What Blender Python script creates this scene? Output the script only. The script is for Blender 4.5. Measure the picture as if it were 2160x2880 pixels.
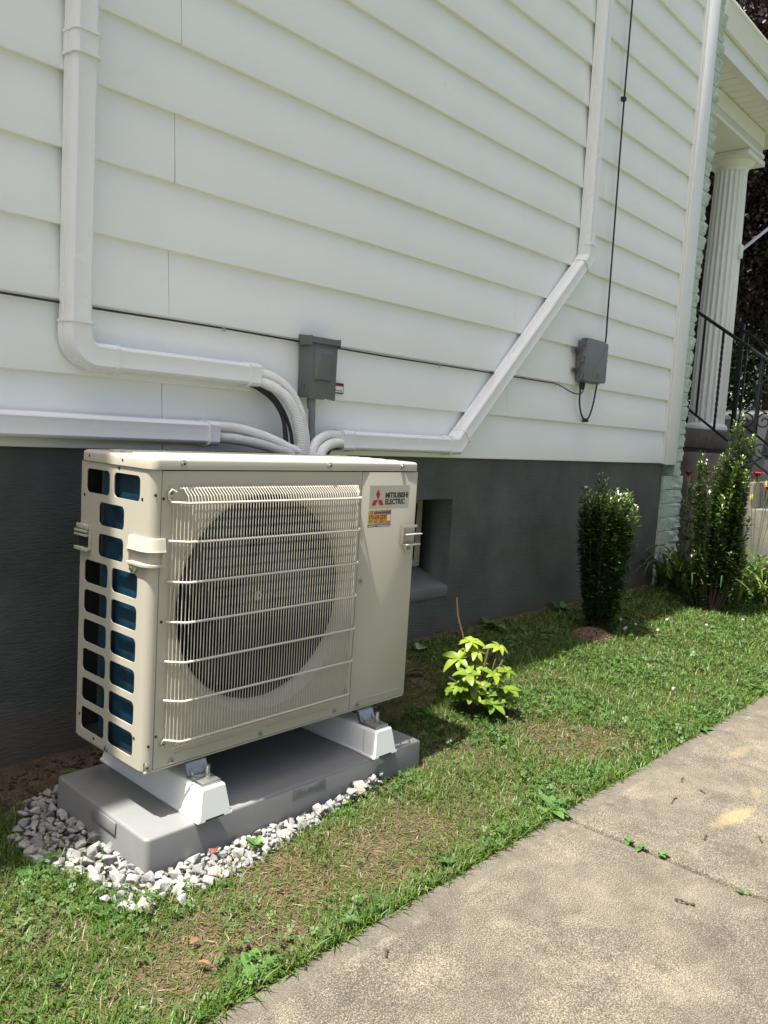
import bpy, bmesh, math, random
import numpy as np
from mathutils import Vector, Matrix, noise
random.seed(7); rng = np.random.default_rng(11)
PI = math.pi
for o in list(bpy.data.objects): bpy.data.objects.remove(o)
scene = bpy.context.scene
COL = scene.collection

# ------------------------------------------------------------------ camera
cam_d = bpy.data.cameras.new('camera'); cam = bpy.data.objects.new('camera', cam_d); COL.objects.link(cam)
def cam_axes(yaw, pitch, roll):
    d = Vector((math.sin(yaw)*math.cos(pitch), math.cos(yaw)*math.cos(pitch), math.sin(pitch)))
    r = d.cross(Vector((0, 0, 1))).normalized(); u = r.cross(d)
    return r*math.cos(roll)+u*math.sin(roll), u*math.cos(roll)-r*math.sin(roll), d
cr, cu, cd = cam_axes(.8382, -.1007, .0614)
M4 = Matrix(((cr.x, cu.x, -cd.x, -1.0149), (cr.y, cu.y, -cd.y, -2.2301), (cr.z, cu.z, -cd.z, .8498), (0, 0, 0, 1)))
cam.matrix_world = M4
cam_d.sensor_fit = 'HORIZONTAL'; cam_d.sensor_width = 36; cam_d.lens = 2268.16/2160*36
cam_d.clip_start = .02; cam_d.clip_end = 1500
scene.camera = cam
scene.render.resolution_x = 768; scene.render.resolution_y = 1024

# ------------------------------------------------------------------ sky and sun
SUNV = Vector((-.34, .075, 1)).normalized()          # towards the sun
w = bpy.data.worlds.new('World'); scene.world = w; w.use_nodes = True
nt = w.node_tree; bg = nt.nodes['Background']
sky = nt.nodes.new('ShaderNodeTexSky'); sky.sky_type = 'NISHITA'; sky.sun_disc = False
sky.sun_elevation = math.asin(SUNV.z); sky.sun_rotation = math.atan2(SUNV.x, SUNV.y)
sky.air_density = .85; sky.dust_density = 6.0; sky.ozone_density = 0.
nt.links.new(sky.outputs[0], bg.inputs[0]); bg.inputs[1].default_value = .085
sd = bpy.data.lights.new('sun', 'SUN'); sd.energy = 5.0; sd.angle = math.radians(.53); sd.color = (1, .955, .88)
so = bpy.data.objects.new('sun', sd); COL.objects.link(so); so.location = (-3, 1, 12)
so.rotation_euler = SUNV.to_track_quat('Z', 'Y').to_euler()
vs = scene.view_settings; vs.view_transform = 'Standard'; vs.look = 'None'; vs.gamma = 1; vs.exposure = 1.32
scene.render.engine = 'CYCLES'

# ------------------------------------------------------------------ helpers
def link(o, parent=None):
    COL.objects.link(o)
    if parent is not None:
        o.parent = parent
        if parent.type == 'EMPTY': o.matrix_parent_inverse = PINV[parent.name]
    return o
PINV = {}
def tag(o, label=None, cat=None, group=None, kind=None):
    if label: o['label'] = label
    if cat: o['category'] = cat
    if group: o['group'] = group
    if kind: o['kind'] = kind
    return o
def thing(name, label, cat, loc=(0, 0, 0), group=None):
    o = bpy.data.objects.new(name, None); COL.objects.link(o); o.location = loc; o.empty_display_size = .05
    PINV[o.name] = Matrix.Translation(loc).inverted()
    return tag(o, label, cat, group)
def O(name, me, m=None, parent=None, label=None, cat=None, group=None, kind=None):
    o = bpy.data.objects.new(name, me)
    if m is not None and len(me.materials) == 0: me.materials.append(m)
    link(o, parent)
    return tag(o, label, cat, group, kind)
def rrect(x0, x1, y0, y1, r, n=4):
    p = []
    for cx, cy, a0 in ((x1-r, y1-r, 0), (x0+r, y1-r, 90), (x0+r, y0+r, 180), (x1-r, y0+r, 270)):
        for k in range(n+1):
            a = math.radians(a0+90*k/n); p.append((cx+r*math.cos(a), cy+r*math.sin(a)))
    return p
def frame_of(d):
    d = d.normalized(); a = Vector((0, 0, 1)) if abs(d.z) < .9 else Vector((1, 0, 0))
    u = a.cross(d).normalized(); return u, d.cross(u).normalized()
def catmull(pts, n=8):
    P = [Vector(p) for p in pts]; P = [P[0]*2-P[1]]+P+[P[-1]*2-P[-2]]; out = []
    for i in range(1, len(P)-2):
        a, b, c, d = P[i-1:i+3]
        for k in range(n):
            t = k/n
            out.append(.5*((2*b)+(c-a)*t+(2*a-5*b+4*c-d)*t*t+(3*b-a-3*c+d)*t**3))
    out.append(P[-2]); return out
class MB:
    def __init__(s): s.v = []; s.f = []
    def add(s, vs, fs):
        b = len(s.v); s.v += [tuple(v) for v in vs]; s.f += [tuple(i+b for i in f) for f in fs]; return s
    def box(s, x0, x1, y0, y1, z0, z1):
        return s.add([(x0,y0,z0),(x1,y0,z0),(x1,y1,z0),(x0,y1,z0),(x0,y0,z1),(x1,y0,z1),(x1,y1,z1),(x0,y1,z1)],
                     [(3,2,1,0),(4,5,6,7),(0,1,5,4),(1,2,6,5),(2,3,7,6),(3,0,4,7)])
    def obox(s, c, ax, ay, az):      # oriented box, half-vectors
        c, ax, ay, az = map(Vector, (c, ax, ay, az))
        vs = [c+i*ax+j*ay+k*az for k in (-1,1) for i, j in ((-1,-1),(1,-1),(1,1),(-1,1))]
        return s.add(vs, [(3,2,1,0),(4,5,6,7),(0,1,5,4),(1,2,6,5),(2,3,7,6),(3,0,4,7)])
    def prism(s, poly, fn0, fn1):    # poly 2d, fn maps (a,b) to 3d at each end
        n = len(poly); vs = [fn0(*p) for p in poly]+[fn1(*p) for p in poly]
        return s.add(vs, [tuple(range(n-1,-1,-1)), tuple(range(n,2*n))]+[(i,(i+1)%n,n+(i+1)%n,n+i) for i in range(n)])
    def tube(s, path, r, n=8, caps=True, roll=None, sq=1):
        P = [Vector(p) for p in path]; m = len(P); R = r if callable(r) else (lambda i: r)
        u = None; rings = []
        for i in range(m):
            d = (P[min(i+1,m-1)]-P[max(i-1,0)])
            if d.length < 1e-9: d = Vector((0,0,1))
            d.normalize()
            if u is None: u, v = frame_of(d)
            else:
                u = (u-d*u.dot(d)); u = u.normalized() if u.length > 1e-6 else frame_of(d)[0]; v = d.cross(u)
            a0 = roll(i) if roll else 0
            rings.append([P[i]+R(i)*(math.cos(a0+2*PI*k/n)*u+sq*math.sin(a0+2*PI*k/n)*v) for k in range(n)])
        vs = [p for g in rings for p in g]
        fs = [(i*n+k, i*n+(k+1)%n, (i+1)*n+(k+1)%n, (i+1)*n+k) for i in range(m-1) for k in range(n)]
        if caps: fs += [tuple(range(n-1,-1,-1)), tuple((m-1)*n+k for k in range(n))]
        return s.add(vs, fs)
    def cyl(s, a, b, r, n=12, r2=None):
        r2 = r if r2 is None else r2
        return s.tube([a, b], lambda i: r if i == 0 else r2, n)
    def lathe(s, prof, fn, n=24):    # prof [(r,h)], fn(x,y,h)
        m = len(prof)
        vs = [fn(r*math.cos(2*PI*k/n), r*math.sin(2*PI*k/n), h) for r, h in prof for k in range(n)]
        return s.add(vs, [(i*n+k, i*n+(k+1)%n, (i+1)*n+(k+1)%n, (i+1)*n+k) for i in range(m-1) for k in range(n)])
    def mesh(s, name, bevel=0, seg=2, smooth=True, ang=.55, recalc=True):
        me = bpy.data.meshes.new(name); me.from_pydata(s.v, [], s.f)
        bm = bmesh.new(); bm.from_mesh(me)
        if recalc: bmesh.ops.recalc_face_normals(bm, faces=bm.faces)
        if bevel:
            es = [e for e in bm.edges if len(e.link_faces) == 2 and e.calc_face_angle(0) > .4]
            bmesh.ops.bevel(bm, geom=es, offset=bevel, segments=seg, profile=.5, affect='EDGES', clamp_overlap=True)
        if smooth:
            for f in bm.faces: f.smooth = True
            for e in bm.edges:
                if len(e.link_faces) == 2 and e.calc_face_angle(0) > ang: e.smooth = False
        bm.to_mesh(me); bm.free(); return me
    def obj(s, name, m, parent=None, bevel=0, seg=2, smooth=True, ang=.55, **k):
        return O(name, s.mesh(name, bevel, seg, smooth, ang), m, parent, **k)
def plate(name, outer, holes, fn, t0, t1):
    """flat plate with holes: outline/holes in 2d, fn(a,b,t) gives 3d"""
    cu_ = bpy.data.curves.new(name, 'CURVE'); cu_.dimensions = '2D'; cu_.fill_mode = 'BOTH'; cu_.extrude = 1
    for poly in [outer]+holes:
        sp = cu_.splines.new('POLY'); sp.points.add(len(poly)-1); sp.use_cyclic_u = True
        for i, p in enumerate(poly): sp.points[i].co = (p[0], p[1], 0, 1)
    ob = bpy.data.objects.new(name, cu_); me = bpy.data.meshes.new_from_object(ob)
    bpy.data.objects.remove(ob); bpy.data.curves.remove(cu_)
    me.name = name
    for v in me.vertices: v.co = fn(v.co.x, v.co.y, t0 if v.co.z < 0 else t1)
    bm = bmesh.new(); bm.from_mesh(me); bmesh.ops.remove_doubles(bm, verts=bm.verts, dist=1e-5)
    bmesh.ops.recalc_face_normals(bm, faces=bm.faces); bm.to_mesh(me); bm.free(); me.materials.clear()
    return me
def text_mesh(name, s, size, fn, bold=0., xs=1., depth=.0004, align='LEFT', shear=0, space=1., width=None):
    cu_ = bpy.data.curves.new(name, 'FONT'); cu_.body = s; cu_.size = size; cu_.align_x = align; cu_.offset = bold
    cu_.resolution_u = 3; cu_.extrude = 1; cu_.shear = shear; cu_.space_character = space
    ob = bpy.data.objects.new(name, cu_); me = bpy.data.meshes.new_from_object(ob)
    bpy.data.objects.remove(ob); bpy.data.curves.remove(cu_)
    if width: xs = width/max(v.co.x for v in me.vertices)
    for v in me.vertices: v.co = fn(v.co.x*xs, v.co.y, 0 if v.co.z < 0 else depth)
    me.materials.clear(); return me
def np_mesh(name, verts, faces_quads=None, tris=None, col=None):
    """fast mesh; verts (n,3); tris (m,3) and/or quads; col per-vertex float attribute 'tone' (n,) or colour"""
    me = bpy.data.meshes.new(name); verts = np.ascontiguousarray(verts, dtype=np.float32)
    me.vertices.add(len(verts)); me.vertices.foreach_set('co', verts.ravel())
    loops = []; starts = []; tot = 0
    for arr, k in ((tris, 3), (faces_quads, 4)):
        if arr is not None and len(arr):
            loops.append(arr.ravel()); starts.append(np.arange(len(arr))*k+tot); tot += arr.size
    L = np.concatenate(loops).astype(np.int32); S = np.concatenate(starts).astype(np.int32)
    me.loops.add(len(L)); me.loops.foreach_set('vertex_index', L)
    me.polygons.add(len(S)); me.polygons.foreach_set('loop_start', S)
    me.polygons.foreach_set('use_smooth', np.ones(len(S), bool))
    if col is not None:
        for nm, a in col.items():
            at = me.attributes.new(nm, 'FLOAT', 'POINT'); at.data.foreach_set('value', np.ascontiguousarray(a, dtype=np.float32))
    me.update(calc_edges=True); me.validate(); return me

# ------------------------------------------------------------------ materials
def nmat(name):
    m = bpy.data.materials.new(name); m.use_nodes = True
    return m, m.node_tree.nodes, m.node_tree.links, m.node_tree.nodes['Principled BSDF']
def ramp(N, stops):
    r = N.new('ShaderNodeValToRGB'); e = r.color_ramp.elements
    while len(e) < len(stops): e.new(.5)
    for i, (p, c) in enumerate(stops): e[i].position = p; e[i].color = (*c, 1) if len(c) == 3 else c
    return r
def mixc(N, L, fac, a, b, mode='MIX'):
    x = N.new('ShaderNodeMix'); x.data_type = 'RGBA'; x.blend_type = mode
    for sock, val in ((x.inputs[0], fac), (x.inputs[6], a), (x.inputs[7], b)):
        if isinstance(val, (int, float)): sock.default_value = val
        elif isinstance(val, tuple): sock.default_value = (*val, 1)
        else: L.new(val, sock)
    return x.outputs[2]
def noise_n(N, L, scale, detail=3, rough=.55, vec=None, dist=0):
    n = N.new('ShaderNodeTexNoise'); n.inputs['Scale'].default_value = scale; n.inputs['Detail'].default_value = detail
    n.inputs['Roughness'].default_value = rough; n.inputs['Distortion'].default_value = dist
    if vec is not None: L.new(vec, n.inputs['Vector'])
    return n
def geo_pos(N): return N.new('ShaderNodeNewGeometry').outputs['Position']
def scaled(N, L, vec, s):
    m = N.new('ShaderNodeMapping'); m.inputs['Scale'].default_value = s; L.new(vec, m.inputs['Vector']); return m.outputs[0]
def mat(name, col, rough=.5, metal=0., var=.08, vscale=6., bump=0., bscale=60., bstretch=None, rvar=.08, spec=.5, dirt=None):
    m, N, L, B = nmat(name); p = geo_pos(N)
    n = noise_n(N, L, vscale, 4, .6, p)
    r = ramp(N, [(.3, tuple(c*(1-var) for c in col)), (.7, tuple(min(1, c*(1+var*.6)) for c in col))]); L.new(n.outputs[0], r.inputs[0])
    out = r.outputs[0]
    if dirt:
        dn = noise_n(N, L, dirt[1], 6, .7, p, .6); dr = ramp(N, [(dirt[2], (0,0,0)), (dirt[2]+.18, (1,1,1))]); L.new(dn.outputs[0], dr.inputs[0])
        mm = N.new('ShaderNodeMath'); mm.operation = 'MULTIPLY'; mm.inputs[1].default_value = dirt[3]; L.new(dr.outputs[0], mm.inputs[0])
        out = mixc(N, L, mm.outputs[0], out, dirt[0])
    L.new(out, B.inputs['Base Color'])
    B.inputs['Metallic'].default_value = metal; B.inputs['Specular IOR Level'].default_value = spec
    mr = N.new('ShaderNodeMapRange'); mr.inputs[3].default_value = max(.02, rough-rvar); mr.inputs[4].default_value = min(1, rough+rvar)
    n2 = noise_n(N, L, vscale*3.1, 3, .6, p); L.new(n2.outputs[0], mr.inputs[0]); L.new(mr.outputs[0], B.inputs['Roughness'])
    if bump:
        q = scaled(N, L, p, bstretch) if bstretch else p
        nb = noise_n(N, L, bscale, 4, .6, q); b = N.new('ShaderNodeBump'); b.inputs['Strength'].default_value = min(1, bump*4); b.inputs['Distance'].default_value = .004*bump*4 if bump < .25 else .006
        L.new(nb.outputs[0], b.inputs['Height']); L.new(b.outputs[0], B.inputs['Normal'])
    return m
def leafmat(name, stops, rough=.45, trans=.3, spec=.4, tint=(1.25, 1.15, .5)):
    m, N, L, B = nmat(name)
    a = N.new('ShaderNodeAttribute'); a.attribute_name = 'tone'; r = ramp(N, stops); L.new(a.outputs['Fac'], r.inputs[0])
    L.new(r.outputs[0], B.inputs['Base Color']); B.inputs['Roughness'].default_value = rough; B.inputs['Specular IOR Level'].default_value = spec
    t = N.new('ShaderNodeBsdfTranslucent'); x = mixc(N, L, 1., r.outputs[0], tint, 'MULTIPLY'); L.new(x, t.inputs[0])
    ms = N.new('ShaderNodeMixShader'); ms.inputs[0].default_value = trans
    L.new(B.outputs[0], ms.inputs[1]); L.new(t.outputs[0], ms.inputs[2]); L.new(ms.outputs[0], N['Material Output'].inputs[0])
    return m
MT = {}
MT['siding'] = mat('siding_paint', (.84, .86, .845), .42, var=.03, vscale=2.5, bump=.02, bscale=16, bstretch=(.35, 1, 3), dirt=((.45, .45, .40), 7, .64, .3), spec=.4)
MT['trim'] = mat('white_trim_paint', (.78, .79, .77), .4, var=.03)
MT['found'] = mat('foundation_paint', (.084, .093, .084), .62, var=.34, vscale=3.5, bump=.22, bscale=34, bstretch=(1, 1, 4.5), dirt=((.15, .15, .14), 9, .7, .35))
_n = MT['found'].node_tree; _N, _L, _B = _n.nodes, _n.links, _n.nodes['Principled BSDF']; _src = _B.inputs['Base Color'].links[0].from_socket
_sp = _N.new('ShaderNodeSeparateXYZ'); _L.new(geo_pos(_N), _sp.inputs[0]); _mn = noise_n(_N, _L, 7, 7, .7, geo_pos(_N), .4)   # mud splashed up from the soil line
_m1 = _N.new('ShaderNodeMath'); _m1.operation = 'MULTIPLY_ADD'; _L.new(_mn.outputs[0], _m1.inputs[0]); _m1.inputs[1].default_value = -.42; _L.new(_sp.outputs[2], _m1.inputs[2])
_mr = ramp(_N, [(0, (.6, .6, .6)), (.06, (0, 0, 0))]); _m2 = _N.new('ShaderNodeMath'); _m2.operation = 'ADD'; _m2.inputs[1].default_value = .27; _L.new(_m1.outputs[0], _m2.inputs[0]); _L.new(_m2.outputs[0], _mr.inputs[0])
_L.new(mixc(_N, _L, _mr.outputs[0], _src, (.10, .078, .05)), _B.inputs['Base Color'])
MT['sillp'] = mat('sill_concrete', (.135, .138, .13), .7, var=.2, bump=.1, bscale=60)
MT['block'] = mat('mint_block_paint', (.44, .53, .45), .75, var=.2, vscale=40, bump=.24, bscale=55, dirt=((.17, .19, .15), 22, .54, .7))
MT['duct'] = mat('duct_plastic', (.80, .805, .80), .26, var=.02, rvar=.05)
MT['unit'] = mat('ivory_enamel', (.44, .415, .34), .3, var=.015, bump=.004, bscale=260, rvar=.03)
MT['wire'] = mat('ivory_wire', (.52, .49, .415), .33, var=.02)
MT['blue'] = mat('blue_fin', (.008, .055, .10), .32, .35, var=.5, vscale=14, bump=.2, bscale=30, bstretch=(30, 30, .2))
MT['blackp'] = mat('black_plastic', (.012, .012, .013), .35, var=.1)
MT['darkin'] = mat('dark_sheet_and_shade', (.018, .019, .019), .5, var=.15)  # dark inner sheet metal, also used where shade is painted in
MT['copper'] = mat('teal_copper_tube', (.03, .14, .17), .25, .8)
MT['zinc'] = mat('zinc_steel', (.42, .43, .42), .38, .85, var=.12, vscale=60)
MT['pad'] = mat('pad_plastic', (.188, .192, .189), .48, var=.06, vscale=9, bump=.05, bscale=420)
MT['riser'] = mat('riser_plastic', (.74, .76, .74), .38, var=.02)
MT['wrap'] = mat('pipe_wrap', (.78, .78, .75), .55, var=.04, bump=.12, bscale=330)
MT['wrap2'] = mat('pipe_wrap_mesh', (.62, .63, .61), .5, var=.06, bump=.2, bscale=420)
MT['grey'] = mat('grey_box_paint', (.125, .13, .128), .45, var=.05, bump=.02, bscale=300)
MT['grey2'] = mat('grey_box_plastic', (.155, .17, .17), .45, var=.05)
MT['conduit'] = mat('grey_conduit', (.16, .175, .18), .4, var=.05)
MT['cable'] = mat('black_cable', (.012, .011, .012), .4)
MT['iron'] = mat('black_iron', (.010, .010, .011), .35, .2)
MT['red'] = mat('logo_red', (.42, .015, .02), .4, var=.0); MT['ink'] = mat('logo_black', (.012, .012, .012), .4, var=0)
MT['badge'] = mat('badge_film', (.52, .495, .42), .32, var=.0)
MT['navy'] = mat('sticker_navy', (.03, .06, .22), .4, var=0); MT['whiteink'] = mat('sticker_white', (.8, .8, .78), .4, var=0)
MT['stone'] = mat('crushed_stone', (.32, .32, .30), .85, var=.35, vscale=34, bump=.2, bscale=150, dirt=((.27, .27, .26), 45, .6, .6))
_n = MT['stone'].node_tree; _oi = _n.nodes.new('ShaderNodeObjectInfo'); _B = _n.nodes['Principled BSDF']; _src = _B.inputs['Base Color'].links[0].from_socket
_rp = ramp(_n.nodes, [(0, (.62, .62, .64)), (.5, (.95, .95, .95)), (.85, (1.12, 1.1, 1.05)), (1, (1.15, 1.02, .85))]); _n.links.new(_oi.outputs['Random'], _rp.inputs[0])
_n.links.new(mixc(_n.nodes, _n.links, 1., _src, _rp.outputs[0], 'MULTIPLY'), _B.inputs['Base Color'])
MT['redstone'] = mat('red_chip', (.16, .06, .04), .8, var=.2)
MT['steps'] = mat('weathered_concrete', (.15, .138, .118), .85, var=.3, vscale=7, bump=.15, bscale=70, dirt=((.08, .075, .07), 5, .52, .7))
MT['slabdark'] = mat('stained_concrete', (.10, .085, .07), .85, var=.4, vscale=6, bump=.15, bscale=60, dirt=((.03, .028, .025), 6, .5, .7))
MT['bark'] = mat('bark', (.07, .05, .035), .85, var=.35, vscale=30, bump=.2, bscale=90)
MT['twig'] = mat('twig', (.12, .075, .045), .8, var=.3, vscale=40)
MT['mulch'] = mat('wood_mulch', (.15, .10, .065), .9, var=.5, vscale=90)
MT['soil'] = mat('soil', (.06, .04, .028), .95, var=.4, vscale=20, bump=.24, bscale=70)
MT['carpaint'] = mat('car_paint_grey', (.05, .054, .056), .25, .2, var=.02); MT['glass'] = mat('dark_glass', (.012, .014, .015), .05, var=0, spec=.8)
MT['tyre'] = mat('tyre_rubber', (.012, .012, .012), .8); MT['roofing'] = mat('roof_shingle', (.10, .09, .08), .9, var=.3, vscale=20)
MT['farwall'] = mat('far_siding', (.62, .64, .64), .6, var=.05)
MT['alum'] = mat('pole_aluminium', (.7, .71, .72), .25, .6)
MT['oldpaint'] = mat('old_cream_paint', (.42, .38, .27), .7, var=.25, vscale=30)
MT['petal'] = mat('lily_red', (.30, .012, .022), .5, var=.2); MT['clover'] = mat('clover_white', (.62, .6, .56), .8)
MT['deadleaf'] = mat('dead_leaf', (.20, .105, .05), .8, var=.3, vscale=60); MT['paleleaf'] = mat('pale_leaf', (.16, .22, .14), .6, var=.2, vscale=40)
MT['grass'] = leafmat('grass_blades', [(0, (.23, .19, .10)), (.18, (.15, .12, .06)), (.3, (.085, .112, .024)), (.55, (.055, .122, .017)), (.8, (.082, .16, .023)), (1, (.17, .25, .046))], .45, .25, .35)
MT['cloverleaf'] = leafmat('clover_leaves', [(0, (.04, .095, .022)), (.5, (.065, .13, .03)), (1, (.13, .20, .06))], .5, .3, .4)
MT['holly'] = leafmat('holly_leaves', [(0, (.02, .045, .012)), (.5, (.04, .085, .02)), (.8, (.085, .16, .028)), (1, (.19, .29, .045))], .36, .15, .9)
MT['lime'] = leafmat('lime_leaves', [(0, (.08, .16, .02)), (.4, (.16, .25, .025)), (1, (.33, .40, .04))], .4, .35, .4, (1.15, 1.1, .5))
MT['strap'] = leafmat('lily_leaves', [(0, (.04, .09, .02)), (.6, (.08, .16, .032)), (1, (.24, .28, .08))], .38, .25, .5)
MT['weed'] = leafmat('weed_leaves', [(0, (.05, .12, .03)), (1, (.11, .22, .05))], .5, .3, .4)
MT['maple'] = leafmat('purple_maple', [(0, (.008, .005, .006)), (.6, (.018, .009, .010)), (.85, (.036, .018, .015)), (1, (.06, .055, .022))], .45, .25, .4, (1.3, .9, .8))
MT['greentree'] = leafmat('green_tree', [(0, (.02, .05, .015)), (.6, (.05, .10, .03)), (1, (.10, .17, .05))], .5, .3, .4)

def concrete_mat():
    m, N, L, B = nmat('sidewalk_concrete'); p = geo_pos(N)
    n1 = noise_n(N, L, 520, 3, .7, p); n2 = noise_n(N, L, 260, 4, .65, p); n3 = noise_n(N, L, 2.6, 6, .65, p, .5); n4 = noise_n(N, L, 16, 5, .7, p)
    a = N.new('ShaderNodeMath'); a.operation = 'ADD'; L.new(n1.outputs[0], a.inputs[0]); L.new(n2.outputs[0], a.inputs[1])
    s = N.new('ShaderNodeMath'); s.operation = 'MULTIPLY_ADD'; L.new(n3.outputs[0], s.inputs[0]); s.inputs[1].default_value = .45; L.new(a.outputs[0], s.inputs[2])
    s2 = N.new('ShaderNodeMath'); s2.operation = 'MULTIPLY_ADD'; L.new(n4.outputs[0], s2.inputs[0]); s2.inputs[1].default_value = .22; L.new(s.outputs[0], s2.inputs[2])
    r = ramp(N, [(0, (.045, .040, .032)), (.40, (.072, .064, .05)), (.5, (.125, .11, .084)), (.6, (.24, .213, .162)), (1, (.42, .38, .30))])
    mr = N.new('ShaderNodeMapRange'); mr.inputs[1].default_value = .84; mr.inputs[2].default_value = 1.84; L.new(s2.outputs[0], mr.inputs[0]); L.new(mr.outputs[0], r.inputs[0])
    out = r.outputs[0]
    st = noise_n(N, L, 6.5, 8, .72, p, .8); stn = ramp(N, [(.32, (.56, .56, .56)), (.5, (.82, .81, .79)), (.7, (1.0, .98, .94))]); L.new(st.outputs[0], stn.inputs[0])
    out = mixc(N, L, 1., out, stn.outputs[0], 'MULTIPLY')
    # tooled edge band: smooth paste along the lawn edge and both sides of the joints (object-local coordinates carry the distance)
    at = N.new('ShaderNodeAttribute'); at.attribute_name = 'edge'
    jit = N.new('ShaderNodeMath'); jit.operation = 'MULTIPLY_ADD'; L.new(n4.outputs[0], jit.inputs[0]); jit.inputs[1].default_value = .03; L.new(at.outputs['Fac'], jit.inputs[2])
    rb = ramp(N, [(.0, (1,1,1)), (.068, (1,1,1)), (.075, (0,0,0))]); L.new(jit.outputs[0], rb.inputs[0])
    rl = ramp(N, [(.070, (0,0,0)), (.076, (1,1,1)), (.084, (1,1,1)), (.094, (0,0,0))]); L.new(jit.outputs[0], rl.inputs[0])
    band = mixc(N, L, n4.outputs[0], (.055, .05, .041), (.15, .132, .104))
    mb = N.new('ShaderNodeMath'); mb.operation = 'MULTIPLY'; mb.inputs[1].default_value = .5; L.new(rb.outputs[0], mb.inputs[0])
    out = mixc(N, L, mb.outputs[0], out, band)
    ml = N.new('ShaderNodeMath'); ml.operation = 'MULTIPLY'; L.new(rl.outputs[0], ml.inputs[0])
    g = ramp(N, [(.5, (0,0,0)), (.66, (.3,.3,.3))]); L.new(n4.outputs[0], g.inputs[0]); L.new(g.outputs[0], ml.inputs[1])
    out = mixc(N, L, ml.outputs[0], out, (.27, .24, .19))
    # yellow paint residue
    for (cx, cy, sx, sy, ang) in ((1.36, -1.525, .13, .03, -.16), (1.58, -1.515, .08, .015, .4), (1.9, -1.36, .09, .025, 0)):
        mp = N.new('ShaderNodeMapping'); mp.vector_type = 'TEXTURE'; mp.inputs['Location'].default_value = (cx, cy, -.2); mp.inputs['Rotation'].default_value = (0, 0, ang); mp.inputs['Scale'].default_value = (sx, sy, 1)
        L.new(p, mp.inputs[0]); ln = N.new('ShaderNodeVectorMath'); ln.operation = 'LENGTH'; L.new(mp.outputs[0], ln.inputs[0])
        ad = N.new('ShaderNodeMath'); ad.operation = 'MULTIPLY_ADD'; L.new(n4.outputs[0], ad.inputs[0]); ad.inputs[1].default_value = -1.1; L.new(ln.outputs['Value'], ad.inputs[2])
        rr = ramp(N, [(0, (.38,.38,.38)), (.5, (0,0,0))]); L.new(ad.outputs[0], rr.inputs[0])
        out = mixc(N, L, rr.outputs[0], out, (.38, .28, .12) if sx > .1 else (.25, .20, .11))
    L.new(out, B.inputs['Base Color']); B.inputs['Roughness'].default_value = .9
    b = N.new('ShaderNodeBump'); b.inputs['Strength'].default_value = .5; b.inputs['Distance'].default_value = .003; L.new(a.outputs[0], b.inputs['Height']); L.new(b.outputs[0], B.inputs['Normal'])
    return m
MT['concrete'] = concrete_mat()
def lawn_soil():
    m, N, L, B = nmat('lawn_soil'); p = geo_pos(N)
    n = noise_n(N, L, 14, 6, .7, p); n2 = noise_n(N, L, 160, 3, .6, p)
    r = ramp(N, [(.3, (.045, .034, .02)), (.5, (.085, .062, .036)), (.7, (.15, .10, .06))]); L.new(n.outputs[0], r.inputs[0])
    r2 = ramp(N, [(.35, (.55,.55,.55)), (.65, (1.2,1.15,1.1))]); L.new(n2.outputs[0], r2.inputs[0])
    L.new(mixc(N, L, 1., r.outputs[0], r2.outputs[0], 'MULTIPLY'), B.inputs['Base Color']); B.inputs['Roughness'].default_value = .95
    b = N.new('ShaderNodeBump'); b.inputs['Strength'].default_value = .8; b.inputs['Distance'].default_value = .008; L.new(n2.outputs[0], b.inputs['Height']); L.new(b.outputs[0], B.inputs['Normal'])
    return m
MT['lawnsoil'] = lawn_soil()
def sticker_mat():
    m, N, L, B = nmat('sticker_print'); p = geo_pos(N)
    mp = N.new('ShaderNodeMapping'); mp.vector_type = 'TEXTURE'; mp.inputs['Location'].default_value = (.732, 0, 0); mp.inputs['Scale'].default_value = (.1, 1, 1); L.new(p, mp.inputs[0])
    sx = N.new('ShaderNodeSeparateXYZ'); L.new(mp.outputs[0], sx.inputs[0])
    r = ramp(N, [(0, (.62, .55, .12)), (.45, (.62, .38, .10)), (1, (.55, .20, .05))]); L.new(sx.outputs[0], r.inputs[0])
    L.new(r.outputs[0], B.inputs['Base Color']); B.inputs['Roughness'].default_value = .35; return m
MT['sticker'] = sticker_mat()

# ------------------------------------------------------------------ ground, lawn soil, sidewalk
def sstep(x, a, b):
    t = np.clip((x-a)/(b-a), 0, 1); return t*t*(3-2*t)
def wob(x, y, s, k=0):
    return (np.sin(x*s*1.7+1.3+k)+np.sin(y*s*2.3+.7*k)+np.sin((x+y)*s*1.1+2.1*k)+np.sin((x*1.3-y*.9)*s*2.9+k*3.3))/4
def gz(x, y):
    x = np.asarray(x, float); y = np.asarray(y, float)
    t = np.clip((y+1.165)/1.165, 0, 1.1)
    r = -.206+.010*np.clip(t/.05, 0, 1)+.117*t**1.6
    l = -.204+.03*np.clip((y+.25)/.25, 0, 1)
    m = sstep(x, .95, 1.7)
    return l*(1-m)+r*m+.005*wob(x, y, 9)
def gzf(x, y): return float(gz(x, y))
MB().box(-300, 300, -300, 300, -.6, -.27).obj('ground', mat('far_ground', (.07, .09, .035), .95, var=.3, vscale=2), smooth=False, kind='structure')
gx = np.concatenate([np.arange(-3, -.9, .1), np.arange(-.9, 3.2, .025), np.arange(3.2, 9.01, .06)]); gy = np.concatenate([np.arange(-1.19, .04, .025), [.3, 1.2]])
GX, GY = np.meshgrid(gx, gy, indexing='ij'); GZ = gz(GX, np.minimum(GY, .05)); GZ = np.where(GY < -1.155-.015*GX, np.minimum(GZ, -.214), GZ)
i, j = np.meshgrid(np.arange(len(gx)-1), np.arange(len(gy)-1), indexing='ij'); n_ = len(gy)
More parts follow.
